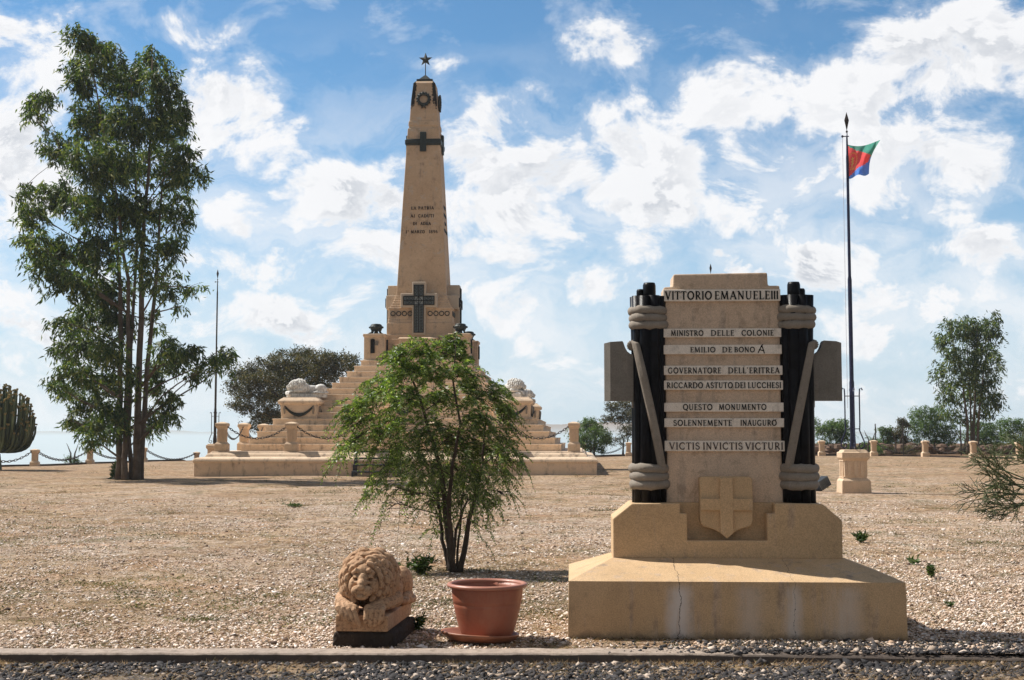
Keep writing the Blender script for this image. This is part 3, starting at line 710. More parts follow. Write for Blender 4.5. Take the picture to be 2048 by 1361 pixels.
# braziers
def brazier(u0, v0, label):
    e = empty('brazier', mon(u0, v0, ZP), A3, label, 'brazier', 'bronze braziers on the corner pedestals')
    m = MB(); m.lathe([(.02,.16),(.16,.17),(.27,.24),(.315,.33),(.30,.40),(.26,.42),(.275,.45),(.20,.50),(.08,.515),(.02,.52)], 18); m.build('bowl', M_bronze, e, smooth=True)
    m = MB(); m.box(-.36,.36,-.30,.30,0,.035); m.lathe([(.16,.03),(.10,.08),(.09,.17)], 12); m.build('base', M_bronze, e, bevel=.01)
    for k in range(4):
        a = math.pi/4+k*math.pi/2; c, s_ = math.cos(a), math.sin(a)
        m = MB(); m.tube([(c*.40, s_*.36, .03), (c*.30, s_*.28, .07), (c*.24, s_*.22, .15), (c*.29, s_*.27, .28)], [.05,.035,.04,.05], 7); m.build('foot', M_bronze, e, smooth=True)
        a = k*math.pi/2; m = MB(); m.ell((math.cos(a)*.31, math.sin(a)*.31, .34), .05, 8, 6); m.build('knob', M_bronze, e, smooth=True)
brazier(-1.97, 7.60, 'bronze brazier on the front left corner pedestal, clear against the sky')
brazier(2.05, 7.60, 'bronze brazier on the front right corner pedestal above the pepper tree top')
brazier(2.05, 12.2, 'bronze brazier half hidden behind the front right one on the far corner pedestal')

# ------------------------------------------------------------------ posts and chains
def make_post(h=1.24, s=1.0):
    e = empty('stone_post')
    m = MB(); m.stack([(.26*s,.26*s,0),(.26*s,.26*s,.24*h),(.20*s,.20*s,.30*h),(.175*s,.175*s,.32*h),(.175*s,.175*s,.74*h),(.22*s,.22*s,.83*h),(.25*s,.25*s,.86*h),(.25*s,.25*s,.94*h),(.22*s,.22*s,.96*h),(.05*s,.05*s,h)])
    m.build('shaft', M_post, e, bevel=.008*s)
    m = MB()
    for k in range(4):
        Mk = Matrix.Rotation(k*math.pi/2, 4, 'Z')
        for x in (-.105, -.035, .035, .105):
            m.box((x-.017)*s, (x+.017)*s, -.193*s, -.170*s, .36*h, .76*h, Mk)
    m.build('fluting', M_post, e)
    return e
big_post = make_post(); small_post = make_post(.98, .82)
used = set()
def place(proto, loc, rz, label, cat, group):
    if proto.name in used: o = copy_tree(proto)
    else: used.add(proto.name); o = proto
    o.location = loc; o.rotation_euler = (0, 0, rz); tag(o, label, cat, group); return o
link_r, link_l = .032, .075
def make_chain(name, a, b, sag, label, group, ls=1.0, parts=True):
    a, b = Vector(a), Vector(b); pts = []
    for i in range(61):
        t = i/60; p = a.lerp(b, t); p.z -= sag*4*t*(1-t); pts.append(p)
    L_ = sum((pts[i+1]-pts[i]).length for i in range(60)); step = .118*ls; n = max(2, int(L_/step)); m = MB(); acc = 0; j = 0
    for i in range(n+1):
        target = L_*i/n
        while j < 59 and acc+(pts[j+1]-pts[j]).length < target: acc += (pts[j+1]-pts[j]).length; j += 1
        seg_ = (pts[j+1]-pts[j]); p = pts[j]+seg_*((target-acc)/max(seg_.length, 1e-6)); d = seg_.normalized()
        side = d.cross(Vector((0, 0, 1))).normalized(); up = side.cross(d)
        sv_ = (side if i % 2 else up); 
        sv_ = (sv_+(up if i % 2 else side)*.45).normalized()
        ring = [p+d*(.082*ls*math.cos(t))+sv_*(.043*ls*math.sin(t)) for t in np.linspace(0, 2*math.pi, 9)]
        m.tube(ring, .0135*ls, 4, caps=False)
    o = m.build(name, M_iron, smooth=True)
    o.data.transform(Matrix.Translation(-a)); o.location = a
    return tag(o, label, 'chain', group)
PV = .90; PU = 7.45
front_lab = ['front left corner post of the platform, with chains on two sides', 'fluted stone post on the platform front, second from its left corner', 'stone post on the platform front just left of the black steps, behind foliage',
             'stone post on the platform front hidden behind the middle of the pepper tree', 'stone post on the platform front behind the right side of the pepper tree', 'front right corner post of the platform, beside the open lawn']
fp = []
for i in range(6):
    u0 = -PU+i*2*PU/5
    place(big_post, mon(u0, PV, ZT), A3, front_lab[i], 'stone post', 'chain posts on the monument platform'); fp.append(mon(u0, PV, ZT+1.06))
side_lab = ['stone post on the left edge of the platform, just behind the corner post', 'stone post on the left edge of the platform peeping over the lowest steps', 'stone post far back on the left edge of the platform behind the steps']
lp = [fp[0]]
for i in range(3):
    v0 = PV+3.62*(i+1); place(big_post, mon(-PU, v0, ZT), A3, side_lab[i], 'stone post', 'chain posts on the monument platform'); lp.append(mon(-PU, v0, ZT+1.06))
rp = [fp[5]]
for i in range(2):
    v0 = PV+3.62*(i+1); place(big_post, mon(PU, v0, ZT), A3, ['stone post peeping out behind the front right corner post of the platform', 'stone post far back on the right edge of the platform'][i], 'stone post', 'chain posts on the monument platform'); rp.append(mon(PU, v0, ZT+1.06))
cl = ['iron chain sagging between the left corner post and the second front post', 'iron chain sagging from the second front post towards the pepper tree', 'iron chain above the black steps, seen through foliage',
      'iron chain behind the middle of the pepper tree', 'iron chain sagging to the right corner post of the platform']
for i in range(5):
    d = (fp[i+1]-fp[i]).normalized()*.2
    make_chain('chain', fp[i]+d, fp[i+1]-d, .52, cl[i], 'chains hanging round the platform')
for i in range(3):
    d = (lp[i+1]-lp[i]).normalized()*.2
    make_chain('chain', lp[i]+d, lp[i+1]-d, .55, ['iron chain on the left side of the platform behind the corner post', 'iron chain on the left side of the platform between second and third post', 'iron chain far back on the left side of the platform'][i], 'chains hanging round the platform')
for i in range(2):
    d = (rp[i+1]-rp[i]).normalized()*.2
    make_chain('chain', rp[i]+d, rp[i+1]-d, .55, ['iron chain on the right side of the platform behind the corner post', 'iron chain far back on the right side of the platform'][i], 'chains hanging round the platform')
# perimeter
per_L = [(-45,70.5,'stone boundary post beyond the left edge, behind the round succulent'),(71,73,'stone boundary post nearest the round succulent at the left edge'),(181,79,'stone boundary post between the round succulent and the gum trunks'),
         (288,86,'stone boundary post just right of the gum trunks'),(394,93,'small stone boundary post next to the left end of the platform')]
per_R = [(1168,94,'stone boundary post just behind the right corner of the platform'),(1257,90,'stone boundary post at the left edge of the inscribed stele'),(1352,88,'stone boundary post hidden behind the left fasces'),(1450,85.5,'stone boundary post hidden behind the tablets'),
         (1545,83,'stone boundary post hidden behind the right fasces'),(1643,81,'stone boundary post left of the blue flagpole base'),(1747,79,'stone boundary post right of the blue flagpole base'),(1850,76.5,'stone boundary post below the tall slim gum on its left'),
         (1946,73,'stone boundary post in front of the slim gum trunks'),(2038,70,'stone boundary post at the right edge of the lawn, above the pencil bush')]
def per(lst, side):
    tops = []
    for (px, Yp, lab) in lst:
        x = (px-1024)/F*(Yp*math.cos(TH)); z = float(gz(x, Yp))
        place(small_post, (x, Yp, z-.02), A3, lab, 'stone post', 'boundary posts round the plateau'); tops.append(Vector((x, Yp, z+.84)))
    return tops
tl = per(per_L, 'L'); tr = per(per_R, 'R')
for i in range(4):
    d = (tl[i+1]-tl[i]).normalized()*.17
    make_chain('chain', tl[i]+d, tl[i+1]-d, .55, ['thin chain dipping to the left behind the round succulent', 'thin chain sagging between the first two boundary posts from the left', 'thin chain passing behind the gum trunks', 'thin chain sagging between the gum trunks and the platform'][i], 'chains between boundary posts', 1.5)
for i in range(len(tr)-1):
    d = (tr[i+1]-tr[i]).normalized()*.17
    if i in (0, 5, 6, 7, 8):
        make_chain('chain', tr[i]+d, tr[i+1]-d, .6, {0:'thin chain between platform corner and stele on the far boundary', 5:'thin chain behind the blue flagpole base', 6:'thin chain between the two boundary posts right of the flagpole', 7:'thin chain running to the slim gum trunks', 8:'thin chain ending at the rightmost boundary post'}[i], 'chains between boundary posts', 1.2)
# low boundary kerb walls
def wall_run(tops, label, off=.25):
    m = MB()
    for i in range(len(tops)-1):
        a, b = tops[i], tops[i+1]; n = 8
        for k in range(n):
            p = a.lerp(b, k/n); q_ = a.lerp(b, (k+1)/n); d = (q_-p).normalized(); s_ = Vector((-d.y, d.x, 0))*.16
            za = float(gz(p.x, p.y)); zb_ = float(gz(q_.x, q_.y)); o = s_.normalized()*off
            vs = [];
            for (c, zc) in ((p, za), (q_, zb_)):
                for sg in (-1, 1):
                    for hh in (-.6, .10): vs.append((c.x+o.x+s_.x*sg, c.y+o.y+s_.y*sg, zc+hh))
            m.add(vs, [(0,4,5,1),(3,7,6,2),(1,5,7,3),(0,1,3,2),(4,6,7,5)])
    o = m.build('low_wall', M_dark_stone); return tag(o, label, 'low wall', 'low boundary walls')
ext = [Vector((-34, 66, 0))]+tl+[Vector((-19.0, 99, 0))]
wall_run(ext, 'low dark kerb wall along the left edge of the plateau')
wall_run(tr, 'low kerb wall under the boundary posts on the right')

# ------------------------------------------------------------------ black steps
e = empty('metal_steps', mon(-.60, 0, 0), A3, 'black metal steps leaning against the platform front', 'steps')
for k in range(4):
    z = .27*(k+1)-.02; y1 = -.06-.30*(3-k); hw2 = .93
    m = MB(); m.box(-hw2, hw2, y1-.34, y1, z-.075, z); m.build('tread', M_steel, e, bevel=.01)
    for s in (-1, 1):
        m = MB(); m.box(s*hw2-.04*(s > 0), s*hw2+.04*(s < 0), y1-.33, y1-.28, -.02 if k == 0 else z-.34, z-.076); m.box(s*hw2-.04*(s > 0), s*hw2+.04*(s < 0), y1-.07, y1-.02, 0, z-.076); m.build('leg', M_steel, e)

# ------------------------------------------------------------------ lions (sleeping, head on paws, facing -y)
def remeshed(m, name, mat, parent, vox, smooth_it=2):
    o = m.build(name, mat, parent, smooth=True)
    r_ = o.modifiers.new('remesh', 'REMESH'); r_.mode = 'VOXEL'; r_.voxel_size = vox; r_.use_smooth_shade = True
    if smooth_it:
        s_ = o.modifiers.new('smooth', 'SMOOTH'); s_.factor = .5; s_.iterations = smooth_it
    return o
def lock(m, p0, dirv, curl, L_, r0, seg=7):
    """a lock of mane: tapered curl starting at p0"""
    dirv = Vector(dirv).normalized(); curl = Vector(curl).normalized(); pts = []; rad = []; p = Vector(p0); d = dirv.copy(); ax = dirv.cross(curl).normalized()
    n = 7
    for i in range(n):
        pts.append(p.copy()); rad.append(r0*(.75+.35*math.sin(math.pi*min(i/n*1.2, 1)))*(1 if i < n-2 else .8 if i < n-1 else .35))
        d = (Matrix.Rotation(2.3/n, 3, ax) @ d); p = p+d*L_/n
    m.tube(pts, rad, seg)
def capsule(m, pts, rad, seg=9):
    pts = [Vector(p) for p in pts]; m.tube(pts, rad, seg)
    m.ell(pts[0], rad[0], 9, 7); m.ell(pts[-1], rad[-1], 9, 7)
def lion_head(m0, rnd, fine=True):
    m = MB()
    m.ell((0,.05,.29), (.135,.17,.145)); m.ell((0,-.05,.335), (.085,.10,.075))           # skull, forehead
    m.ell((0,-.10,.285), (.050,.10,.06)); m.ell((0,-.135,.262), (.046,.12,.040))          # nose bridge
    m.ell((-.042,-.185,.205), (.050,.055,.042)); m.ell((.042,-.185,.205), (.050,.055,.042))  # muzzle pads
    m.ell((0,-.245,.235), (.036,.022,.021)); m.ell((0,-.20,.215), (.05,.04,.04))
    m.ell((0,-.17,.162), (.055,.07,.028)); m.ell((-.085,-.07,.235), (.05,.08,.07)); m.ell((.085,-.07,.235), (.05,.08,.07))
    for s in (-1, 1):
        m.tube([(s*.018,-.125,.345), (s*.055,-.135,.356), (s*.095,-.105,.330)], [.016,.022,.016], 8)   # brow
        m.ell((s*.060,-.122,.312), (.026,.018,.016)); m.tube([(s*.030,-.135,.300), (s*.06,-.145,.305), (s*.090,-.118,.302)], [.006,.009,.006], 6)  # lid
        m.tube([(s*.03,-.17,.27), (s*.065,-.13,.262), (s*.10,-.09,.25)], [.010,.014,.012], 6)
        m.ell((s*.15,.03,.385), (.035,.02,.05))
    m0.add([(x*1.05, (y-.0)*1.05-.045, (z-.24)*1.17+.255) for x, y, z in m.v], m.f)
def build_lion(parent, mat, vox, slabmat, seed=1, fine=True):
    rnd = random.Random(seed); m = MB()
    m.ell((0,.34,.20), (.22,.27,.21)); m.ell((0,.66,.16), (.18,.38,.165)); m.ell((0,1.02,.18), (.20,.24,.20)); m.ell((0,.20,.32), (.215,.20,.245))
    for s in (-1, 1):
        m.ell((s*.17,.97,.17), (.11,.22,.175)); capsule(m, [(s*.22,.95,.07), (s*.25,.75,.05)], [.07,.05]); m.ell((s*.24,.68,.04), (.06,.1,.04))
        m.ell((s*.2,.28,.18), (.09,.16,.16))
    capsule(m, [(0,1.22,.12), (.16,1.24,.05), (.27,1.10,.035), (.30,.88,.035), (.27,.76,.035)], [.04,.032,.028,.028,.035])
    lion_head(m, rnd)
    # forearms: left crosses under the chin, right lies straight
    capsule(m, [(-.24,.16,.11), (-.22,-.02,.085), (-.13,-.15,.055), (-.075,-.20,.045)], [.075,.065,.052,.050])
    capsule(m, [(.24,.16,.11), (.17,-.04,.085), (.09,-.16,.055), (.06,-.20,.05)], [.075,.062,.052,.050])
    for j in range(4):   # toes hanging over the slab edge
        o = (j-1.5)*.048
        capsule(m, [(-.16+o*.8,-.17,.085), (-.135+o,-.262,.062-.008*j), (-.10+o*.95,-.288,.015-.016*j), (-.075+o*.9,-.287,-.022-.020*j)], [.027,.030,.026,.020], 8)
        capsule(m, [(.125+o*.8,-.17,.07), (.118+o*.95,-.255,.040), (.112+o*.9,-.280,-.03), (.105+o*.85,-.275,-.088+abs(j-1.5)*.022)], [.026,.029,.026,.020], 8)
    m.ell((-.13,-.19,.062), (.085,.07,.04)); m.ell((.10,-.19,.05), (.08,.07,.04))
    body = remeshed(m, 'body', mat, parent, vox*1.0, 1)
    # mane of curled locks
    m = MB()
    for ring, (rx, rz, yy_, n, L_, r0) in enumerate(((.158,.178,-.115,12,.11,.028),(.185,.210,-.05,14,.13,.033),(.208,.232,.01,15,.15,.034),(.220,.240,.075,16,.17,.035),(.235,.265,.16,16,.17,.036),(.24,.265,.25,14,.16,.036),(.235,.235,.34,12,.15,.036))):
        for k in range(n):
            a = R(-52)+R(284)*k/(n-1)+R(rnd.uniform(-5, 5))
            ca, sa = math.cos(a), math.sin(a)
            p = Vector((rx*ca, yy_+rnd.uniform(-.012,.012), .275+rz*sa*(1.0 if sa > 0 else .75)))
            if p.z < .05: continue
            tang = Vector((-sa, 0, ca)); rad_ = Vector((ca, -.25, sa)); sgn = 1 if ca < 0 else -1
            dirv = rad_*.55+tang*sgn*.5*(1 if sa > -.2 else .4)+Vector((0, .55, -.1)); curl = Vector((0, 0, -1))+tang*sgn*rnd.uniform(.2, 1)+Vector((0,-.6,0))
            lock(m, p-dirv.normalized()*.02, dirv, curl, L_*rnd.uniform(.85, 1.15), r0*rnd.uniform(.85, 1.15))
    for k in range(9):   # forelock
        x = -.10+.025*k; lock(m, (x,-.115+abs(x)*.25,.435-abs(x)*.35), (x*2,.1,1), (x*3+(.3 if k % 2 else -.3), .2, -.8), .10, .026)
    remeshed(m, 'mane', mat, body, vox*.85, 0)
    m = MB(); m.box(-.235,.235,-.235,1.2,-.14,.0)
    m.build('slab', slabmat, parent, bevel=.012, seg=2)
    return body
def lion_at(loc, rz, sc, mat, vox, label, group=None, name='lion_statue'):
    e = empty(name, loc, rz, label, 'lion statue', group); e.scale = (sc,)*3 if not hasattr(sc, '__len__') else sc
    build_lion(e, mat, vox, mat); return e
LG = 'white marble lions on the monument'
l1 = lion_at(mon(-5.05, 3.95, LZ+.17), A3-R(60), 1.2, M_marble, .009, 'white marble sleeping lion on the left garland pedestal, head to the left', LG)
l2 = copy_tree(l1); l2.scale = (-1.2, 1.2, 1.2); l2.location = mon(5.0, 3.95, LZ+.17); l2.rotation_euler = (0, 0, A3+R(62)); tag(l2, 'white marble sleeping lion on the right garland pedestal, head to the right', 'lion statue', LG)
l3 = copy_tree(l1); l3.scale = (-1.2, 1.2, 1.2); l3.location = mon(4.95, 16.1, LZ+.17); l3.rotation_euler = (0, 0, A3+R(100)); tag(l3, 'white marble lion half hidden behind the right front lion', 'lion statue', LG)

# foreground lion
g0 = gnd(738, 1290)
LF = Vector((g0.x, 10.20, 0))
lb = empty('stone_block', (-1.09, 10.56, 0), R(-6), 'rough dark stone block under the terracotta lion', 'stone block')
m = MB(); 
vs = []
m.stack([(.245,.48,-.05),(.24,.475,.09),(.23,.465,.118)], 0, 0)
bo = m.build('block', M_dark_stone, lb, bevel=.02, seg=2)
sb_ = bo.modifiers.new('sub', 'SUBSURF'); sb_.subdivision_type = 'SIMPLE'; sb_.levels = 5; sb_.render_levels = 5
tx_ = bpy.data.textures.new('rough', 'CLOUDS'); tx_.noise_scale = .05; dm_ = bo.modifiers.new('disp', 'DISPLACE'); dm_.texture = tx_; dm_.strength = .03; dm_.mid_level = .6
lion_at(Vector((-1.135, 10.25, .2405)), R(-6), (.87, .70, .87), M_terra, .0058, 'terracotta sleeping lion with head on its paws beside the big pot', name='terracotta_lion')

# ------------------------------------------------------------------ pot and saucer
pc = Vector(((975-1024)/F*10.42, 10.42, 0))
e = empty('saucer', (pc.x-.058, pc.y-.01, .012), 0, 'wide terracotta coloured saucer tilted under the big pot', 'saucer'); e.rotation_euler = (R(-2.5), R(3.0), 0)
m = MB(); m.lathe([(.001,.012),(.24,.012),(.285,.055),(.305,.060),(.312,.052),(.300,.035),(.262,.0),(.001,.0)], 48, closed=True); m.build('dish', M_sauc, e, smooth=True)
e = empty('flower_pot', (pc.x, pc.y, .03), 0, 'large reddish brown plastic flower pot with soil and no plant', 'flower pot')
m = MB(); m.lathe([(.001,.0),(.185,.0),(.198,.01),(.222,.07),(.246,.16),(.262,.235),(.268,.262),(.266,.267),(.271,.272),(.275,.30),(.284,.375),(.287,.402),(.278,.405),(.272,.36),(.262,.27),(.245,.2),(.001,.19)], 64, closed=True)
m.build('body', M_pot, e, smooth=True)
m = MB(); m.lathe([(.278,.398),(.287,.392),(.306,.392),(.318,.400),(.320,.410),(.313,.421),(.296,.425),(.281,.418),(.276,.406),(.278,.398)], 64, closed=True); m.build('rim', M_potrim, e, smooth=True)
m = MB()
Vs = []; Fs = []
for i in range(13):
    for k in range(40):
        r_ = .266*i/12; a = 2*math.pi*k/40; Vs.append((r_*math.cos(a), r_*math.sin(a), .335+.035*mnoise.noise(Vector((r_*math.cos(a)*9, r_*math.sin(a)*9, 3)))+random.uniform(-.006,.006)+.02*math.exp(-((r_*math.cos(a)-.08)**2+(r_*math.sin(a))**2)*30)))
for i in range(12):
    for k in range(40): a = i*40+k; b_ = i*40+(k+1) % 40; Fs.append((a, b_, b_+40, a+40))
m.add(Vs, Fs); m.build('soil', M_soil, e)

# ------------------------------------------------------------------ inscribed stele
S0 = gnd(1474, 1279.5); SA = R(-2.6)
S = empty('inscribed_stele', S0, SA, 'ochre stele with eight Italian inscription tablets, shield and twin black fasces', 'stele')
def basemat():
    m = stone('base_render', (.60,.42,.25), (.53,.36,.205), gs=.6, scale=1.4, streak=.42, grain=.006, seed=3)
    t = NT(m.node_tree); p = [n for n in t.n if n.type == 'BSDF_PRINCIPLED'][0]; src = p.inputs['Base Color'].links[0].from_socket
    co = t.new('ShaderNodeTexCoord').outputs['Object']; s = t.new('ShaderNodeSeparateXYZ'); t.link(co, s.inputs[0])
    wob = t.math('MULTIPLY', t.math('SUBTRACT', t.noise(co, 5, 5, .7), .5), .11)
    xw = t.math('ADD', s.outputs[0], wob)
    st_ = t.noise(t.vmath('MULTIPLY', co, (9, 9, 1.3)), 1, 5, .6)
    for (x0, wd, am) in ((-.453, .15, .65), (.452, .10, .5), (.86, .2, .35), (.1, .16, .25)):
        d = t.math('ABSOLUTE', t.math('SUBTRACT', xw, x0)); k = t.math('MULTIPLY', t.mapr(d, wd, .0), t.mapr(st_, .26, .50)); k = t.math('MULTIPLY', k, t.mapr(s.outputs[2], .46, .36, 0, min(1, am*1.5)))
        src = t.mix(k, src, (.66,.60,.56))
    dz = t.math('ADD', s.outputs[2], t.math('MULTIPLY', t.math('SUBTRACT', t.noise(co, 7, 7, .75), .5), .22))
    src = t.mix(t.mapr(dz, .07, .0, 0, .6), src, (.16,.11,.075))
    for (x0, thk) in ((-.453, .0042), (.46, .0016)):
        d = t.math('ABSOLUTE', t.math('SUBTRACT', xw, x0)); k = t.mapr(d, thk, thk*.4, 0, .85)
        src = t.mix(k, src, (.05,.04,.035))
    t.link(src, p.inputs['Base Color']); return m
M_sbase = basemat()
zB = .452; zU = .585; fB = .56; dB = 1.42
m = MB()
m.frus(-1.345,1.345,0,dB,-.05,-1.335,1.335,.004,dB-.004,zB); m.frus(-1.335,1.335,.004,dB-.004,zB,-.965,.965,fB,fB+.5,zU+.004)
# join duplicate faces: remove inner cap
m.f = [f for i, f in enumerate(m.f) if i not in (1, 6)]; m.m = m.m[:len(m.f)]; m.sm = m.sm[:len(m.f)]
m.build('base', M_sbase, S, bevel=.008, seg=2)
# upper block with notch and chamfers, in local x-z outline
zT = 1.048
poly = [(-.96,zU),(.96,zU),(.96,.905),(.80,1.042),(.40,zT),(.40,.962),(.335,.962),(.335,.735),(-.335,.735),(-.335,.962),(-.395,.962),(-.395,zT),(-.80,1.042),(-.96,.915)]
m = MB(); m.prism(poly, fB, fB+.145); 
poly2 = [(-.96,zU),(.96,zU),(.96,.905),(.80,1.042),(.40,zT),(-.40,zT),(-.80,1.042),(-.96,.915)]
m.prism([(x, z) for x, z in poly2], fB+.143, fB+.60)
m.build('upper_block', M_base, S, bevel=.010, seg=2)
# shield
def shield_poly(h=0):
    p = [(-.222,.90)]
    p += [(-.214,.872),(-.195,.850),(-.15,.838),(-.10,.822),(-.05,.792),(0,.748),(.05,.792),(.10,.822),(.15,.838),(.195,.850),(.214,.872),(.222,.90)]
    p += [(.222,1.235),(.215,1.262),(.195,1.270),(-.195,1.270),(-.222,1.262)]
    return p
fs_ = fB+.045
m = MB(); m.prism(shield_poly(), fs_, fs_+.22); so_ = m.build('shield', M_base, S, bevel=.006)
m = MB(); m.box(-.220,.220, fs_-.026, fs_+.002, .985, 1.085); m.build('shield_cross_bar', M_base, so_, bevel=.004)
m = MB(); m.prism([(-.055,.797),(0,.750),(.055,.797),(.055,1.262),(-.055,1.262)], fs_-.0285, fs_+.002); m.build('shield_cross_bar', M_base, so_, bevel=.004)
# slab
fS = .72
def sx_(px): return ((px-1441)/236.0)
def szz(py): return at(1441, py, S0.y+fS).z
m = MB()
zs0, zs1 = szz(572), szz(547)
ol = [(-.50,zT-.01),(.50,zT-.01),(.49,1.45),(.495,zs0),(.395,zs0),(.39,zs1+.005),(-.42,zs1-.006),(-.425,zs0-.005),(-.505,zs0-.01),(-.49,1.45)]
m.prism(ol, fS, fS+.34)
m.build('slab', M_slab, S, bevel=.014, seg=2)
rows = [(580,603.3,[('VITTORIO',1323.5,1419),('EMANUELE',1424,1536),('III',1538,1553)],583.5,600,M_letter),
        (658,675.4,[('MINISTRO',1334.5,1401),('DELLE',1415.5,1463),('COLONIE',1477.5,1542.5)],661.5,672.5,M_letter),
        (690.6,709.2,[('EMILIO',1373.5,1425),('DE',1438,1458),('BONO',1462.5,1504.5)],695,705.5,M_letter),
        (732,750.6,[('GOVERNATORE',1328,1435.5),("DELL'",1449.5,1490),('ERITREA',1492,1553.5)],736,747.5,M_letter),
        (761.7,780.3,[('RICCARDO',1325.5,1399),('ASTUTO',1404,1459),('DEI',1463,1484.5),('LUCCHESI',1489,1556)],765.5,777,M_letter),
        (806,824,[('QUESTO',1357.5,1417.5),('MONUMENTO',1430,1526)],809,820.5,M_letter),
        (837,855,[('SOLENNEMENTE',1338,1456),('INAUGURÒ',1473,1546)],840.5,852,M_letter),
        (882,903,[('VICTIS',1329,1391),('INVICTIS',1397,1477),('VICTURI',1482,1558)],885.5,899.5,M_letb)]
tdep = .028
for i, (y0_, y1_, words, a, b_, mt) in enumerate(rows):
    m = MB(); x0_, x1_ = sx_(1320.5), sx_(1558+i*.6)
    m.box(x0_, x1_, fS-tdep, fS+.01, szz(y1_), szz(y0_)); tb = m.build('tablet', M_tab, S, bevel=.003)
    for (tx, xa, xb) in words:
        m = MB(); word(m, tx, sx_(xa+.6), sx_(xb+.6), szz(b_), szz(a)-szz(b_), fS-tdep-.005, fS-tdep+.002); m.build('inscription', mt, tb)
    if i == 2:   # scratched mark after the name
        m = MB()
        for (xa, ya, xb, yb) in ((1511,707,1519,692),(1519,692,1524,708),(1513,700,1523,703),(1517,694,1521,690)):
            strip(m, [(sx_(xa), szz(ya)), (sx_(xb), szz(yb))], .009, 0, 0, 1, 1, fS-tdep-.001, fS-tdep+.002)
        m.build('scratch_mark', mt, tb)
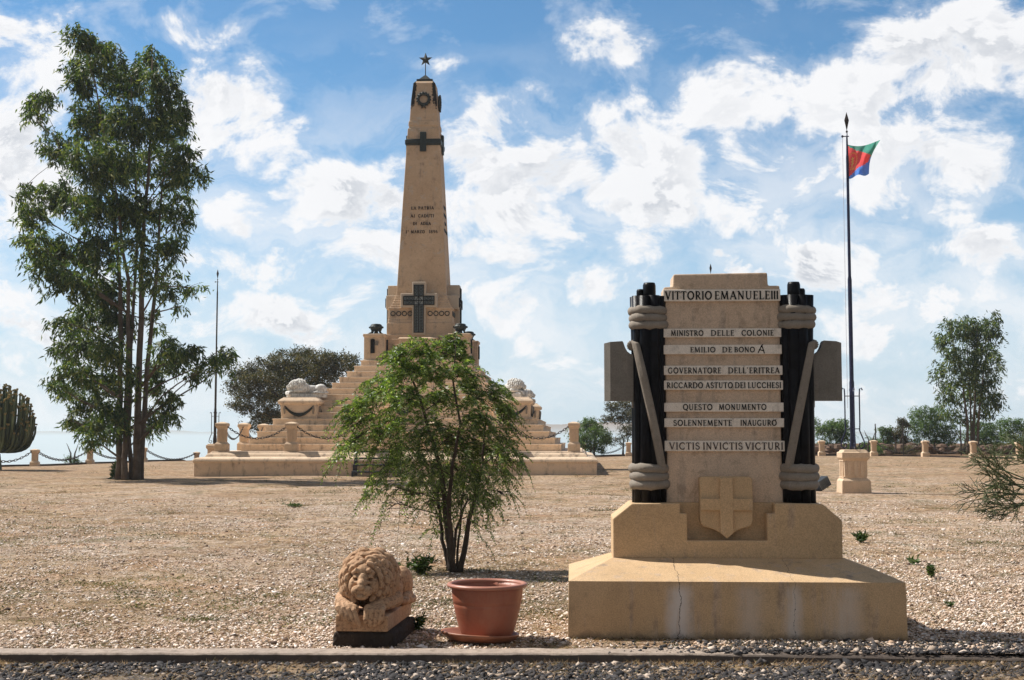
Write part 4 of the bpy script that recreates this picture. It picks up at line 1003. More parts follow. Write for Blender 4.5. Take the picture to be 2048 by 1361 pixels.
# fasces
def fasces(s):
    cx = s*.635; cy = fS+.06; zb_ = zT-.005
    zr = szz(592); nrod = 9; rr = .150
    M1 = Matrix.Translation((cx, cy, 0))
    Fo = MB(); Fo.smooth = True
    for k in range(nrod):
        a = 2*math.pi*k/nrod+.2; x, y = (rr-.050)*math.cos(a), (rr-.050)*math.sin(a)
        j = random.uniform(-.002, .002)
        Fo.tube([(x*.98, y*.98, zb_), (x, y, 1.6), (x, y, 2.4), (x*1.06, y*1.06, zr+j)], [.056, .052, .052, .056], 14, M1)
    Fo.tube([(0, 0, zb_), (0, 0, zr-.01)], .10, 12, M1)
    fo = Fo.build('fasces', M_black, S, bevel=0)
    m = MB(); m.smooth = True; m.lathe([(.055,zr-.05),(.057,zr+.04),(.056,zr+.10),(.048,zr+.122),(.02,zr+.125)], 14, Matrix.Translation((cx-s*.01, cy, 0))); m.build('staff_end', M_black, fo, bevel=0)
    m = MB(); m.smooth = True; m.lathe([(.036,zr-.05),(.036,zr+.055),(.028,zr+.068),(.01,zr+.07)], 12, Matrix.Translation((cx-(.065 if s < 0 else -.055), cy+.02, 0))); m.build('staff_end', M_black, fo, bevel=0)
    for (pa, pb) in ((613.5, 658), (929, 978)):
        for k in range(3):
            yy0 = pa+(pb-pa)*(k+.5)/3; zc = szz(yy0); rr2 = (pb-pa)/3/236*.53
            n = 28; pts = []
            for q_ in range(n+1):
                a = 2*math.pi*q_/n; wob = 1+.03*math.sin(3*a+k*2+s); pts.append((cx+.136*math.cos(a)*wob, cy+.136*math.sin(a)*wob, zc+.004*math.sin(2*a+k)))
            m = MB(); m.tube(pts, [rr2*(1.17+.10*math.sin(5*q_/28*6.283+k*2+s)+.05*math.sin(11*q_/28*6.283)) for q_ in range(29)], 12, caps=False); m.build('rope_ring', M_rope, fo, smooth=True)
    # strap winding from the outer side down to the inner side
    pts = []; zA, zE = szz(684), szz(936)
    for q_ in range(17):
        t = q_/16; r_ = .168; te = t**.88
        an_ = R(52)-R(92)*te; pts.append((Vector((cx+s*r_*math.sin(an_), cy-r_*math.cos(an_)-.004, zA+(zE-zA)*t)), an_))
    m = MB(); vs = []; fs = []
    for (p, an) in pts:
        nrm = Vector((s*math.sin(an), -math.cos(an), 0)); tan = Vector((s*math.cos(an)*.95, math.sin(an)*.95, .25)).normalized()
        wv_ = tan*.045
        vs += [p-wv_-nrm*.03, p-wv_*.75+nrm*.010, p+wv_*.75+nrm*.010, p+wv_-nrm*.03]
    for i in range(16):
        for k in range(4): a = i*4+k; b_ = i*4+(k+1) % 4; fs.append((a, b_, b_+4, a+4))
    fs += [(0,1,2,3)[::-1], (64,65,66,67)]
    m.add(vs, fs); m.build('strap', M_rope, fo, bevel=.012, seg=2)
    # axe blade
    def az(py): return szz(py)
    xo = lambda px: (px-1441)/236.0 if s < 0 else -((px-1441)/236.0)
    pr = [(1212,802),(1268,802),(1270,709.5),(1262,709.5),(1254,708),(1247,703),(1242.5,695),(1239,684.5),(1237,682),(1212,683.5)]
    poly = [(xo(a)*1.0, az(b)) for a, b in pr]
    if s < 0: poly = poly
    else: poly = poly[::-1]
    m = MB(); n = len(poly); y0_, y1_ = cy-.06, cy+.06
    m.prism(poly, y0_, y1_)
    # bevelled cutting edge: prism from full thickness at px 1212 to a thin edge at px 1200
    xi, xe = xo(1212), xo(1200); t_ = .018
    vs = [(xi,y0_,az(802)),(xi,y1_,az(802)),(xe,cy-t_,az(802.5)),(xe,cy+t_,az(802.5)),(xi,y0_,az(683.5)),(xi,y1_,az(683.5)),(xe,cy-t_,az(686)),(xe,cy+t_,az(686))]
    fs2 = [(0,4,6,2),(1,3,7,5),(2,6,7,3),(4,5,7,6),(0,2,3,1)]
    m.add(vs, fs2 if s < 0 else [f[::-1] for f in fs2])
    m.build('axe_blade', M_axe, fo, bevel=0)
    xa, xb = sorted((xo(1256), xo(1268)))
    m = MB(); m.box(xa, xb, cy-.04, cy+.04, az(816), az(801.5)); m.build('axe_socket', M_rope, fo, bevel=.006)
    # scalloped ornament on the outer side (a small mane-like knob)
    m = MB(); c0 = Vector((xo(1261), cy, az(690)))
    for k in range(9):
        a = R(-80+20*k); d = Vector((-abs(math.cos(a)) if s < 0 else abs(math.cos(a)), 0, math.sin(a)))
        for yy2 in (-.045, 0, .045): m.tube([c0+Vector((0, yy2, 0)), c0+Vector((0, yy2, 0))+d*Vector((.035, 0, .06)).length*(.55+.3*abs(math.cos(a)))], [.012, .009], 6)
    m.ell(c0, (.03, .06, .055)); m.build('knob', M_rope, fo, smooth=True)
    return fo
fasces(-1); fasces(1)

# ------------------------------------------------------------------ flagpoles
def flagpole(loc, label, flag=False, mat=None, ped=True):
    e = empty('flagpole', loc, A3, label, 'flagpole', 'flagpoles round the monument')
    m = MB(); h = 1.25
    m.stack([(.42,.42,-.05),(.405,.405,.36),(.36,.36,.41),(.315,.315,.43),(.325,.325,.93),(.37,.37,.98),(.395,.395,1.02),(.395,.395,1.17),(.34,.34,1.19),(.32,.32,1.24),(.27,.27,h)])
    po = m.build('pedestal', M_post, e, bevel=.01)
    m = MB()
    for k in range(4):
        Mk = Matrix.Rotation(k*math.pi/2, 4, 'Z')
        for x in (-.18, 0, .18): m.box(x-.045, x+.045, -.35, -.30, .50, .90, Mk)
    m.box(-.31,.31,-.35,-.30,.44,.478,Mk); m.box(-.31,.31,-.35,-.30,.92,.955,Mk); m.build('relief', M_post, po)
    H = 10.85; mt = mat or M_navy
    m = MB(); m.smooth = True; m.lathe([(.11,h),(.09,h+.12),(.075,h+.3),(.072,3.2),(.062,3.25),(.060,6.2),(.045,6.3),(.04,9.83),(.032,9.93),(.026,10.33),(.016,10.63)], 14); po2 = m.build('pole', mt, e)
    m = MB(); vs = [(0,0,11.18),(.068,0,10.93),(0,.03,10.93),(-.068,0,10.93),(0,-.03,10.93),(0,0,10.60)]
    m.add(vs, [(0,4,1),(0,1,2),(0,2,3),(0,3,4),(5,1,4),(5,2,1),(5,3,2),(5,4,3)]); m.ell((0,0,10.59), .035, 8, 6); m.build('spear_head', M_iron, e)
    m = MB(); m.tube([(-.14,0,10.45),(.06,0,10.45)], .016, 6); m.ell((-.13,0,10.45), .038, 8, 6); m.build('pulley_arm', mt, e)
    for k in range(4):
        a = k*math.pi/2; c, s_ = math.cos(a), math.sin(a)
        pr = [(.30,h+1.72),(.27,h+1.78),(.22,h+1.76),(.21,h+1.6),(.21,h+.75),(.20,h+.55),(.32,h+.25),(.34,h+.10),(.24,h+.03),(.17,h+.10),(.20,h+.19),(.26,h+.16)]
        m = MB(); m.tube([(c*r_, s_*r_, z) for r_, z in pr], .020, 6); m.tube([(c*.06, s_*.06, h+1.55), (c*.21, s_*.21, h+1.55)], .014, 6); m.tube([(c*.06, s_*.06, h+.6), (c*.21, s_*.21, h+.6)], .014, 6)
        m.build('bracket', mt, e, smooth=True)
    if flag:
        m = MB(); m.tube([(-.13,0,10.43),(-.13,0,h+1.2)], .006, 4); m.build('halyard', simple('halyard_rope', (.45,.45,.5), .7), e)
    return e
fpR = gnd(1716, 988); fpR = Vector((fpR.x, fpR.y+.45, 0))
flagpole(fpR, 'tall navy blue flagpole with the flag on the right, on a fluted stone pedestal', True)
YL = 73.7; flagpole(Vector(((431.5-1024)/F*YL, YL, 0)), 'bare dark flagpole at the left rear of the platform', mat=M_iron)
YB = 71.5; xb_ = (1424-1024)/F*YB; flagpole(Vector((xb_, YB, float(gz(xb_, YB))-.36)), 'flagpole hidden behind the stele with only its spear tip showing above', mat=M_iron)
# flag: cloth grid with two triangles split
def flag():
    fy = fpR.y; n, k_ = 34, 26
    # corner shape in photo pixels: hoist top (1693,290) bottom (1693,357); fly top (1761,281), bottom (1738,349)
    H0, H1, T0, B0 = (1693,289), (1694,357), (1761,280), (1738,348)
    V_ = []; C_ = []
    for j in range(k_+1):
        v = j/k_
        for i in range(n+1):
            u = i/n
            # edges: upper edge dips in the middle, fly edge bends inward
            top = np.array(H0)*(1-u)+np.array(T0)*u+np.array((0, 9*math.sin(math.pi*u)*(1-.4*u)))
            bot = np.array(H1)*(1-u)+np.array(B0)*u+np.array((0, 2.5*math.sin(3*math.pi*u)))
            p = top*(1-v)+bot*v; p[0] -= 7*math.sin(math.pi*v)*u**1.5
            dy = .16*math.sin(u*9+v*3.0)*u**.6+.07*math.sin(u*17-v*7)*u
            q_ = at(p[0], p[1], fy+dy*1.0+.0)
            V_.append(tuple(q_-Vector((fpR.x-.165, fy, 9.0))))
    Fq_ = []; mi = []
    for j in range(k_):
        for i in range(n):
            a = j*(n+1)+i; Fq_.append((a, a+1, a+n+2, a+n+1))
            u = (i+.5)/n; v = (j+.5)/k_
            mi.append(0 if (v > .04+.40*u**1.2 and v < .98-.42*u**.9 and u < .93) else (1 if v < .42+.1*u else 2))
    ms = [simple('flag_red', (.85,.13,.13), .75, 0, .08), simple('flag_green', (.10,.36,.28), .75, 0, .1), simple('flag_blue', (.14,.32,.80), .75, 0, .1)]
    e = empty('flag', (fpR.x-.165, fy, 9.0), 0, 'red, green and blue flag with yellow olive emblem flying from the blue pole', 'flag')
    for fm in ms:
        ft = NT(fm.node_tree); fp_ = [q for q in ft.n if q.type == 'BSDF_PRINCIPLED'][0]; fo_ = [q for q in ft.n if q.type == 'OUTPUT_MATERIAL'][0]
        tr2 = ft.new('ShaderNodeBsdfTranslucent'); ft.link(fp_.inputs['Base Color'].links[0].from_socket, tr2.inputs[0]); mx2 = ft.new('ShaderNodeMixShader'); mx2.inputs[0].default_value = .5
        ft.link(fp_.outputs[0], mx2.inputs[1]); ft.link(tr2.outputs[0], mx2.inputs[2]); ft.link(mx2.outputs[0], fo_.inputs[0])
    c = npmesh('cloth', np.array(V_), np.array(Fq_), ms, e, smooth=True, matidx=mi)
    
    # emblem: olive wreath and twig, lying on the cloth
    VV = np.array(V_).reshape(k_+1, n+1, 3)
    def on(u, v):
        i = min(u*n, n-1e-3); j = min(v*k_, k_-1e-3); i0, j0 = int(i), int(j); a, b_ = i-i0, j-j0
        p = VV[j0,i0]*(1-a)*(1-b_)+VV[j0,i0+1]*a*(1-b_)+VV[j0+1,i0]*(1-a)*b_+VV[j0+1,i0+1]*a*b_
        return Vector(p)+Vector((0, -.02, 0))
    m = MB()
    for t in np.linspace(0, 2*math.pi, 26)[:-1]:
        cu, cv_ = .22+.15*math.cos(t), .47+.25*math.sin(t)
        m.tube([on(cu-.02*math.cos(t+1), cv_-.03*math.sin(t+1)), on(cu+.03*math.cos(t+.8), cv_+.035*math.sin(t+.8))], [.009, .005], 4)
    m.tube([on(.20,.68), on(.215,.5), on(.20,.36)], .012, 5)
    for t in (.42,.5,.58): m.tube([on(.21,t), on(.27,t-.05)], [.016,.008], 5); m.tube([on(.21,t+.03), on(.15,t-.02)], [.016,.008], 5)
    m.tube([on(.12,.74), on(.34,.76)], .014, 5)
    m.build('emblem', simple('flag_yellow', (.85,.55,.18), .7), c)
flag()

# ------------------------------------------------------------------ floodlight
fl = gnd(1642, 984)
e = empty('floodlight', Vector((fl.x, fl.y, .0)), R(20), 'ribbed grey floodlight lying on the lawn beside the flagpole pedestal', 'floodlight')
Mk = Matrix.Translation((.03, 0, .24)) @ Matrix.Rotation(R(-28), 4, 'Y')
m = MB(); m.frus(-.20,.20,-.16,.16,-.14,-.17,.17,-.13,.13,.14, Mk); ho = m.build('housing', M_steel, e, bevel=.015)
m = MB()
for k in range(9): x = -.17+.0425*k; m.box(x-.006, x+.006, -.19, .17, -.12, .16, Mk)
m.build('cooling_fin', simple('fin_alu', (.16,.18,.20), .45, .5), ho)
m = MB(); m.tube([(-.22,-.02,.2),(-.17,-.02,.02),(-.02,-.02,.01),(.10,-.02,.01)], .018, 6); m.box(-.16,-.05,-.08,.06,0,.10); m.build('bracket', M_steel, e)

# ------------------------------------------------------------------ foliage builders
def leaves_mesh(name, P, Dv, Ln, Wd, mat, parent, kink=.25):
    """rhombic leaves with a slight fold: P base points, Dv unit directions"""
    n = len(P); r = rng.normal(size=(n, 3)); S_ = np.cross(Dv, r); S_ /= np.linalg.norm(S_, axis=1, keepdims=True)+1e-9
    N_ = np.cross(Dv, S_); Ln = Ln[:, None]; Wd = Wd[:, None]
    mid = P+Dv*Ln*.42+N_*Ln*.06
    V_ = np.stack([P, mid+S_*Wd*.5, P+Dv*Ln-N_*Ln*.08, mid-S_*Wd*.5], 1).reshape(-1, 3)
    F_ = np.arange(4*n).reshape(n, 4)
    return npmesh(name, V_, F_, mat, parent)
def clump_points(clumps, depth, Y, sprays, seed, dscale=.8, jitter=1.0):
    """clumps in photo pixels at distance Y -> spray centres in the world"""
    r = np.random.default_rng(seed); tot = sum(c[2]*c[3]*(c[4] if len(c) > 4 else 1) for c in clumps); out_ = []; cen = []
    for c in clumps:
        k = c[4] if len(c) > 4 else 1
        n = max(3, int(sprays*c[2]*c[3]*k/tot)); yo = r.uniform(-depth, depth); c0 = at(c[0], c[1], Y+yo); sx = c[2]/F*Y; sz = c[3]/F*Y
        cen.append((c0, sx, sz))
        q_ = r.normal(size=(n, 3)); q_ /= np.linalg.norm(q_, axis=1, keepdims=True); q_ *= (r.uniform(0, 1, (n, 1))**(1/2.4))
        out_.append(np.array(c0)+q_*np.array((sx, (sx+sz)*.5*dscale, sz)))
    return np.concatenate(out_), cen
def limb(m, a, b, r0, r1, wob=.12, seg=7, n=7, rnd=random, up=0.0):
    a, b = Vector(a), Vector(b); L_ = (b-a).length; pts = []; rad = []
    ph = [rnd.uniform(0, 6) for _ in range(3)]
    for i in range(n):
        t = i/(n-1); p = a.lerp(b, t); s_ = math.sin(math.pi*t)*L_*wob
        p += Vector((math.sin(ph[0]+t*3)*s_*.5, math.sin(ph[1]+t*3)*s_*.5, s_*up)); pts.append(p); rad.append(r0+(r1-r0)*t)
    m.tube(pts, rad, seg)
def tree(name, label, cat, group, clumps, Y, base_px, trunks, sprays, per_spray, leafL, leafW, droop, spread, mat, bark, seed, depth=1.2, trunk_r=.16, twig=True, base_z=0.0, dscale=.8, up=0.0):
    rnd = random.Random(seed); r = np.random.default_rng(seed)
    b0 = at(base_px[0], base_px[1], Y); b0.z = base_z
    e = empty(name, b0, 0, label, cat, group); O = np.array(b0)
    Pc, cen = clump_points(clumps, depth, Y, sprays, seed, dscale)
    n = len(Pc)
    # leaves of each spray
    P = np.repeat(Pc, per_spray, 0); m_ = len(P)
    # spray hangs: leaves attached along a drooping twig
    tdir = r.normal(size=(n, 3))*np.array((1, 1, .35))+np.array((0, 0, up)); tdir /= np.linalg.norm(tdir, axis=1, keepdims=True)
    tt = r.uniform(0, 1, (m_, 1)); TD = np.repeat(tdir, per_spray, 0)
    P = P+TD*tt*spread+np.array((0, 0, -1))*(tt**2)*spread*droop*.8+r.normal(size=(m_, 3))*spread*.16
    Dv = r.normal(size=(m_, 3))*.55+TD*.45+np.array((0, 0, -1))*droop; Dv /= np.linalg.norm(Dv, axis=1, keepdims=True)
    Ln = leafL*r.uniform(.6, 1.25, m_); Wd = leafW*r.uniform(.7, 1.3, m_)
    tm = MB(); tm.smooth = True; tpts = []
    for (path, r0) in trunks:
        pts = [at(px, py, Y+dy) for (px, py, dy) in path]; pts[0].z = base_z-.05
        k = 3; fine_ = []; rad = []
        for i in range(len(pts)-1):
            for j in range(k): fine_.append(pts[i].lerp(pts[i+1], j/k)+Vector((rnd.uniform(-1,1), rnd.uniform(-1,1), 0))*r0*.25*(1 if i+j else 0))
        fine_.append(pts[-1]); N = len(fine_)
        rad = [r0*(1-.86*(i/(N-1))**1.1) for i in range(N)]; rad[0] *= 1.25
        tm.tube(fine_, rad, 9)
        tpts += [(p, rad[i]) for i, p in enumerate(fine_) if i > N*.12]
    to = tm.build('trunk', bark, e); to.data.transform(Matrix.Translation(-b0))
    bm_ = MB(); bm_.smooth = True
    for (c0, sx, sz) in cen:
        # attach to the trunk point a bit below the clump
        tgt = Vector(c0); best = min(tpts, key=lambda q_: (q_[0]-(tgt-Vector((0, 0, abs(tgt.x-q_[0].x)*.6+sz*.5)))).length)
        limb(bm_, best[0], tgt, min(best[1]*.45, trunk_r*.3), trunk_r*.06, .12, 5, 6, rnd, .1)
        if twig:
            for _ in range(5):
                q_ = tgt+Vector((rnd.uniform(-1,1)*sx*.8, rnd.uniform(-.6,.6)*sx, rnd.uniform(-.7,.8)*sz)); limb(bm_, tgt.lerp(best[0], rnd.uniform(0,.35)), q_, trunk_r*.07, trunk_r*.02, .15, 4, 4, rnd, .1)
    bo_ = bm_.build('branches', bark, e); bo_.data.transform(Matrix.Translation(-b0))
    leaves_mesh('crown', P-O, Dv, Ln, Wd, mat, e)
    return e

# left multi-trunk gum
gum = [(c[0]+(258-c[0])*.045, c[1], c[2]*.84, c[3]*.86)+tuple(c[4:]) for c in [(150,70,26,30),(172,88,30,30),(200,115,50,42),(300,118,36,32),(255,160,75,48),(160,150,42,50),(330,165,42,50),(75,195,34,26),(62,222,24,28,.8),(180,235,62,60),(255,240,60,55),(320,240,60,60),(365,235,26,50),
       (110,290,45,45,.8),(190,320,80,60),(300,325,60,55,.75),(365,310,30,50),(398,340,28,26),(355,350,36,36,.8),(38,385,26,30,.8),(58,430,38,36,.9),(110,390,48,50),(190,410,80,55),(280,420,60,55,.7),(350,410,40,50,.7),(375,430,22,30,.8),
       (60,485,32,36),(110,500,50,40),(190,500,75,50),(280,500,50,45,.6),(345,490,40,44,.7),(85,535,40,30),(140,560,55,40),(210,580,60,45),(310,560,40,40,.4),(345,550,30,34,.6),(350,585,20,16),(393,576,20,14),
       (365,612,16,14,.7),(180,630,50,38),(105,640,22,14),(135,652,24,20),(235,640,45,40),(310,630,24,18,.5),(330,650,28,16,.5),(160,690,50,38),(215,700,45,40),(110,702,18,16),(335,690,38,26,.9),(382,700,34,24,.8),(452,706,26,22,.8),(428,725,28,24,.8),(467,722,14,22,.7),
       (355,722,40,30,.9),(405,748,24,22,.7),(315,740,28,30,.7),(150,740,50,30),(200,760,50,40),(100,765,18,16),(125,780,34,18),(160,800,40,26),(215,820,40,34),(320,780,30,34,.7),(345,800,26,22,.8),(300,830,26,24,.8),(330,835,28,22,.7),(345,818,20,16,.6),
       (135,838,20,12),(160,848,30,18),(195,850,34,30),(180,880,18,22,.8),(240,850,24,30,.8),(280,850,26,20,.7),(310,850,20,18,.6),(258,760,30,40,.5),(250,420,40,60,.4),(240,330,40,50)]]
YG = 50.0
tree('gum_tree', 'tall leafy gum tree with several grey trunks on the left lawn', 'tree', None, gum, YG, (258,958),
     [([(238,958,0),(238,850,.1),(243,700,.2),(236,520,.3),(222,330,.3),(175,90,.2)], .135),
      ([(250,962,-.3),(248,900,-.3),(256,760,-.4),(255,560,-.5),(230,380,-.6),(120,300,-.6)], .13),
      ([(263,956,.3),(258,860,.4),(262,700,.5),(275,500,.6),(270,320,.6),(262,150,.6)], .10),
      ([(272,960,-.1),(276,850,-.2),(281,640,-.3),(285,480,-.3),(300,300,-.3),(305,115,-.3)], .155),
      ([(280,955,.1),(288,840,.1),(300,680,.2),(316,520,.3),(322,400,.3),(345,200,.3)], .12)],
     2850, 20, .27, .062, .85, .40, L_euc, M_bark, 11, depth=2.9, trunk_r=.2)
# dead stump skirt at the base of the gum
# slim gum on the right
sg = [(1930,650,30,22),(1985,640,18,22,.8),(1900,665,22,30,.9),(1950,665,40,30),(1985,670,16,24),(1895,710,24,36,.9),(1940,715,36,34),(1975,715,28,40),(1888,745,18,24,.7),(1925,760,34,30,.8),(1965,765,30,34),(1898,790,26,22,.8),(1945,795,32,22,.7),(1975,795,20,28,.8),
      (1900,822,24,18,.8),(1930,830,20,16,.5),(1968,825,24,16,.8),(1985,800,14,20,.7)]
tree('gum_tree', 'slim tall gum with three bare stems above bushes at the far right', 'tree', None, sg, 86, (1947,905),
     [([(1936,905,0),(1935,850,0),(1925,760,0),(1905,680,0)], .11), ([(1946,905,.3),(1948,830,.3),(1952,740,.3),(1955,650,.3)], .11), ([(1953,905,-.2),(1957,830,-.2),(1968,740,-.2),(1982,645,-.2)], .10), ([(1942,905,.2),(1942,840,.2),(1938,740,.2),(1930,650,.2)], .08)],
     620, 15, .34, .080, .8, .6, L_euc, M_bark, 21, depth=.9, trunk_r=.12, base_z=.5)
# acacia behind the pyramid
ac = [(600,712,50,13),(650,722,45,15),(695,722,28,10),(560,730,45,16),(520,742,45,14),(600,740,60,20),(660,745,50,20),(480,755,28,14),(520,765,45,16),(570,765,50,22),(640,775,40,24),(470,780,22,14),(500,790,36,16),(545,795,40,20),(590,800,36,22),(490,815,32,14),(535,825,34,18),(560,840,26,16),(520,845,20,14),(506,858,12,10),(700,735,16,8)]
tree('acacia_tree', 'broad dark acacia with a flat layered crown behind the stepped pyramid', 'tree', None, ac, 84, (590,930),
     [([(590,930,0),(585,870,0),(560,800,0),(520,750,0)], .22), ([(595,930,.2),(600,860,.2),(620,790,.3),(650,725,.3)], .22), ([(592,930,.2),(592,860,-.3),(590,790,-.3),(598,715,-.3)], .18)],
     1700, 24, .17, .060, .02, .55, L_aca, M_bark2, 31, depth=2.2, trunk_r=.25, base_z=-.5, up=.35)
# bushes around
def bush(label, clumps, Y, base, seed, sprays=420, per=14, mat=L_bush, name='bush', L_=.16, Wd=.05, droop=.5, cat='bush', group='bushes beyond the boundary', spread=.32, bz=.4, depth=.9):
    bx, by = base
    return tree(name, label, cat, group, clumps, Y, base, [([(bx-4,by,0),(bx-3,by-25,0),(bx-12,by-45,0)], .07), ([(bx+3,by,0),(bx+5,by-25,0),(bx+12,by-45,0)], .07)], sprays, per, L_, Wd, droop, spread, mat, M_bark2, seed, depth=depth, trunk_r=.08, base_z=bz)
bush('drooping dark green bush right beside the platform corner', [(1180,850,26,18),(1150,862,16,14,.6),(1195,868,26,20),(1160,880,24,18),(1190,893,28,10),(1212,875,12,14)], 92, (1185,905), 41, 620, name='pepper_bush', droop=.8)
bush('airy spreading acacia bush partly behind the left axe', [(1225,815,18,12,.7),(1250,810,20,12,.8),(1240,835,24,14,.7),(1215,840,16,8,.6),(1255,860,16,16,.6),(1235,880,20,12,.4),(1275,830,30,20),(1300,850,20,20)], 96, (1250,905), 42, 900, 16, L_aca, name='acacia_bush', L_=.13, droop=.1)
bush('light green bush between the right fasces and the flagpole', [(1630,845,16,10,.6),(1645,862,22,14,.8),(1670,850,26,14),(1680,870,26,16),(1650,885,16,14,.6),(1690,850,12,14,.8)], 92, (1675,905), 43, 480, droop=.7)
bush('dense rounded green tree left of the slim gum', [(1845,825,34,14),(1880,830,24,14),(1835,845,36,16),(1875,850,36,18),(1855,868,40,18),(1895,865,26,18),(1850,890,44,14),(1890,885,30,16),(1868,815,20,8,.6)], 94, (1865,908), 44, 900, droop=.8)
bush('small sparse shrub behind the stone post right of the flagpole', [(1770,862,18,10,.8),(1780,875,18,12,.9),(1765,885,16,12,.8),(1745,882,12,12,.7)], 93, (1770,903), 45, 260)
bush('thorny shrub next to the dense rounded tree on its left', [(1805,845,14,12,.8),(1800,865,16,14),(1810,885,18,14)], 93, (1806,905), 46, 260, mat=L_aca)
bush('dark bush behind the slim gum stems', [(1950,850,22,12),(1975,858,30,16),(1950,872,30,16),(1990,875,26,18),(1965,890,36,12)], 96, (1965,910), 47, 560)
bush('bush at the far right edge with an open top', [(2005,848,14,10,.8),(2030,845,20,10,.8),(2042,860,18,12,.7),(2015,870,18,14,.8),(2035,885,20,14)], 94, (2025,910), 48, 380, droop=.3)
bush('low grey green weed bush against the boundary near the gum', [(143,922,14,5,.9),(135,918,8,5,.6),(155,924,8,4)], 77.5, (145,932), 49, 60, 12, name='weed_bush', L_=.10, Wd=.03, bz=0, depth=.2, spread=.2, droop=-.2)
bush('brown dry scrub at the foot of the rubble behind the flagpole', [(1790,900,20,7),(1820,898,16,8),(1765,898,16,6)], 88, (1795,908), 50, 160, 12, L_aca, L_=.12)
bush('dark low scrub behind the boundary post right of the stele', [(1735,893,14,10),(1755,897,12,8),(1705,893,10,8)], 86, (1740,906), 51, 160, 12, L_=.12)
bush('reddish scrub patch at the far right behind the posts', [(1905,898,20,8),(1935,897,16,8),(2000,897,22,8)], 88, (1925,908), 52, 200, 12, L_aca, L_=.12)
# rubble bank beyond the boundary on the right
rb = []; 
m = MB()
for k in range(240):
    x = random.uniform(20, 38); y = 88+random.uniform(0, 4)-(x-20)*.12; s_ = random.uniform(.12, .42); z = float(gz(x, y))+random.uniform(0, .5)
    m.ell((x, y, z), (s_*random.uniform(.8,1.5), s_, s_*random.uniform(.5,.9)), 6, 4)
tag(m.build('rubble', stone('rubble_stone', (.11,.075,.055), (.19,.12,.085), scale=1.5, grain=.03)), 'bank of dark reddish rubble beyond the right boundary', 'rubble', kind='stuff')
# thin fence stakes
for (px, y0_, lab) in ((1751, 848, 'thin dark fence stake left of the thorny shrub'), (1806, 846, 'thin dark fence stake against the dense rounded tree'), (1921, 850, 'thin dark fence stake left of the slim gum stems')):
    b0 = at(px, y0_, 84); m = MB(); gzv = float(gz(b0.x, 84)); m.tube([(0,0,-.1),(-.02,0,b0.z-gzv)], [.045,.035], 6); m.box(-.06,.06,-.02,.02,(b0.z-gzv)*.8,(b0.z-gzv)*.8+.03)
    o = m.build('fence_stake', M_iron); o.location = (b0.x, 84, gzv); tag(o, lab, 'stake', 'fence stakes')

# round candelabra succulent, left edge
def succulent():
    Yc = 64; c = at(-6, 846, Yc); base = Vector((c.x, Yc, 0)); e = empty('candelabra_succulent', base, 0, 'big round candelabra succulent with upright ribbed arms at the left edge', 'succulent')
    rnd = random.Random(5); m = MB(); tips = MB(); R0 = 1.80; cz = c.z
    m.tube([(0,0,-.1),(0,0,.35),(0,0,.8)], [.3,.26,.2], 10)
    zb_ = cz-R0*.80
    for k in range(300):
        ph = math.acos(rnd.uniform(-.42, 1)); a = rnd.uniform(0, 2*math.pi)
        tip = Vector((R0*math.sin(ph)*math.cos(a), R0*math.sin(ph)*math.sin(a), cz+R0*math.cos(ph)))*1.0
        tip = Vector((0,0,cz)).lerp(tip, rnd.uniform(.80, 1.04))
        P0 = Vector((tip.x*.08, tip.y*.08, zb_)); P1 = Vector((tip.x*1.02, tip.y*1.02, zb_+(.10 if ph < 1.3 else -.05)+.25*math.cos(ph))); pts = []
        for i in range(8):
            t = i/7; pts.append(P0*(1-t)**2+P1*2*t*(1-t)+tip*t*t)
        m.tube(pts, [.03,.04,.045,.05,.052,.055,.055,.045], 5)
        for q_ in range(4): tips.ell(pts[-1]+Vector((rnd.uniform(-.06,.06), rnd.uniform(-.06,.06), .03+rnd.uniform(0,.06))), .05, 6, 4)
    m.build('arms', L_cact, e, smooth=False); tips.build('flower_tips', L_tip, e)
succulent()

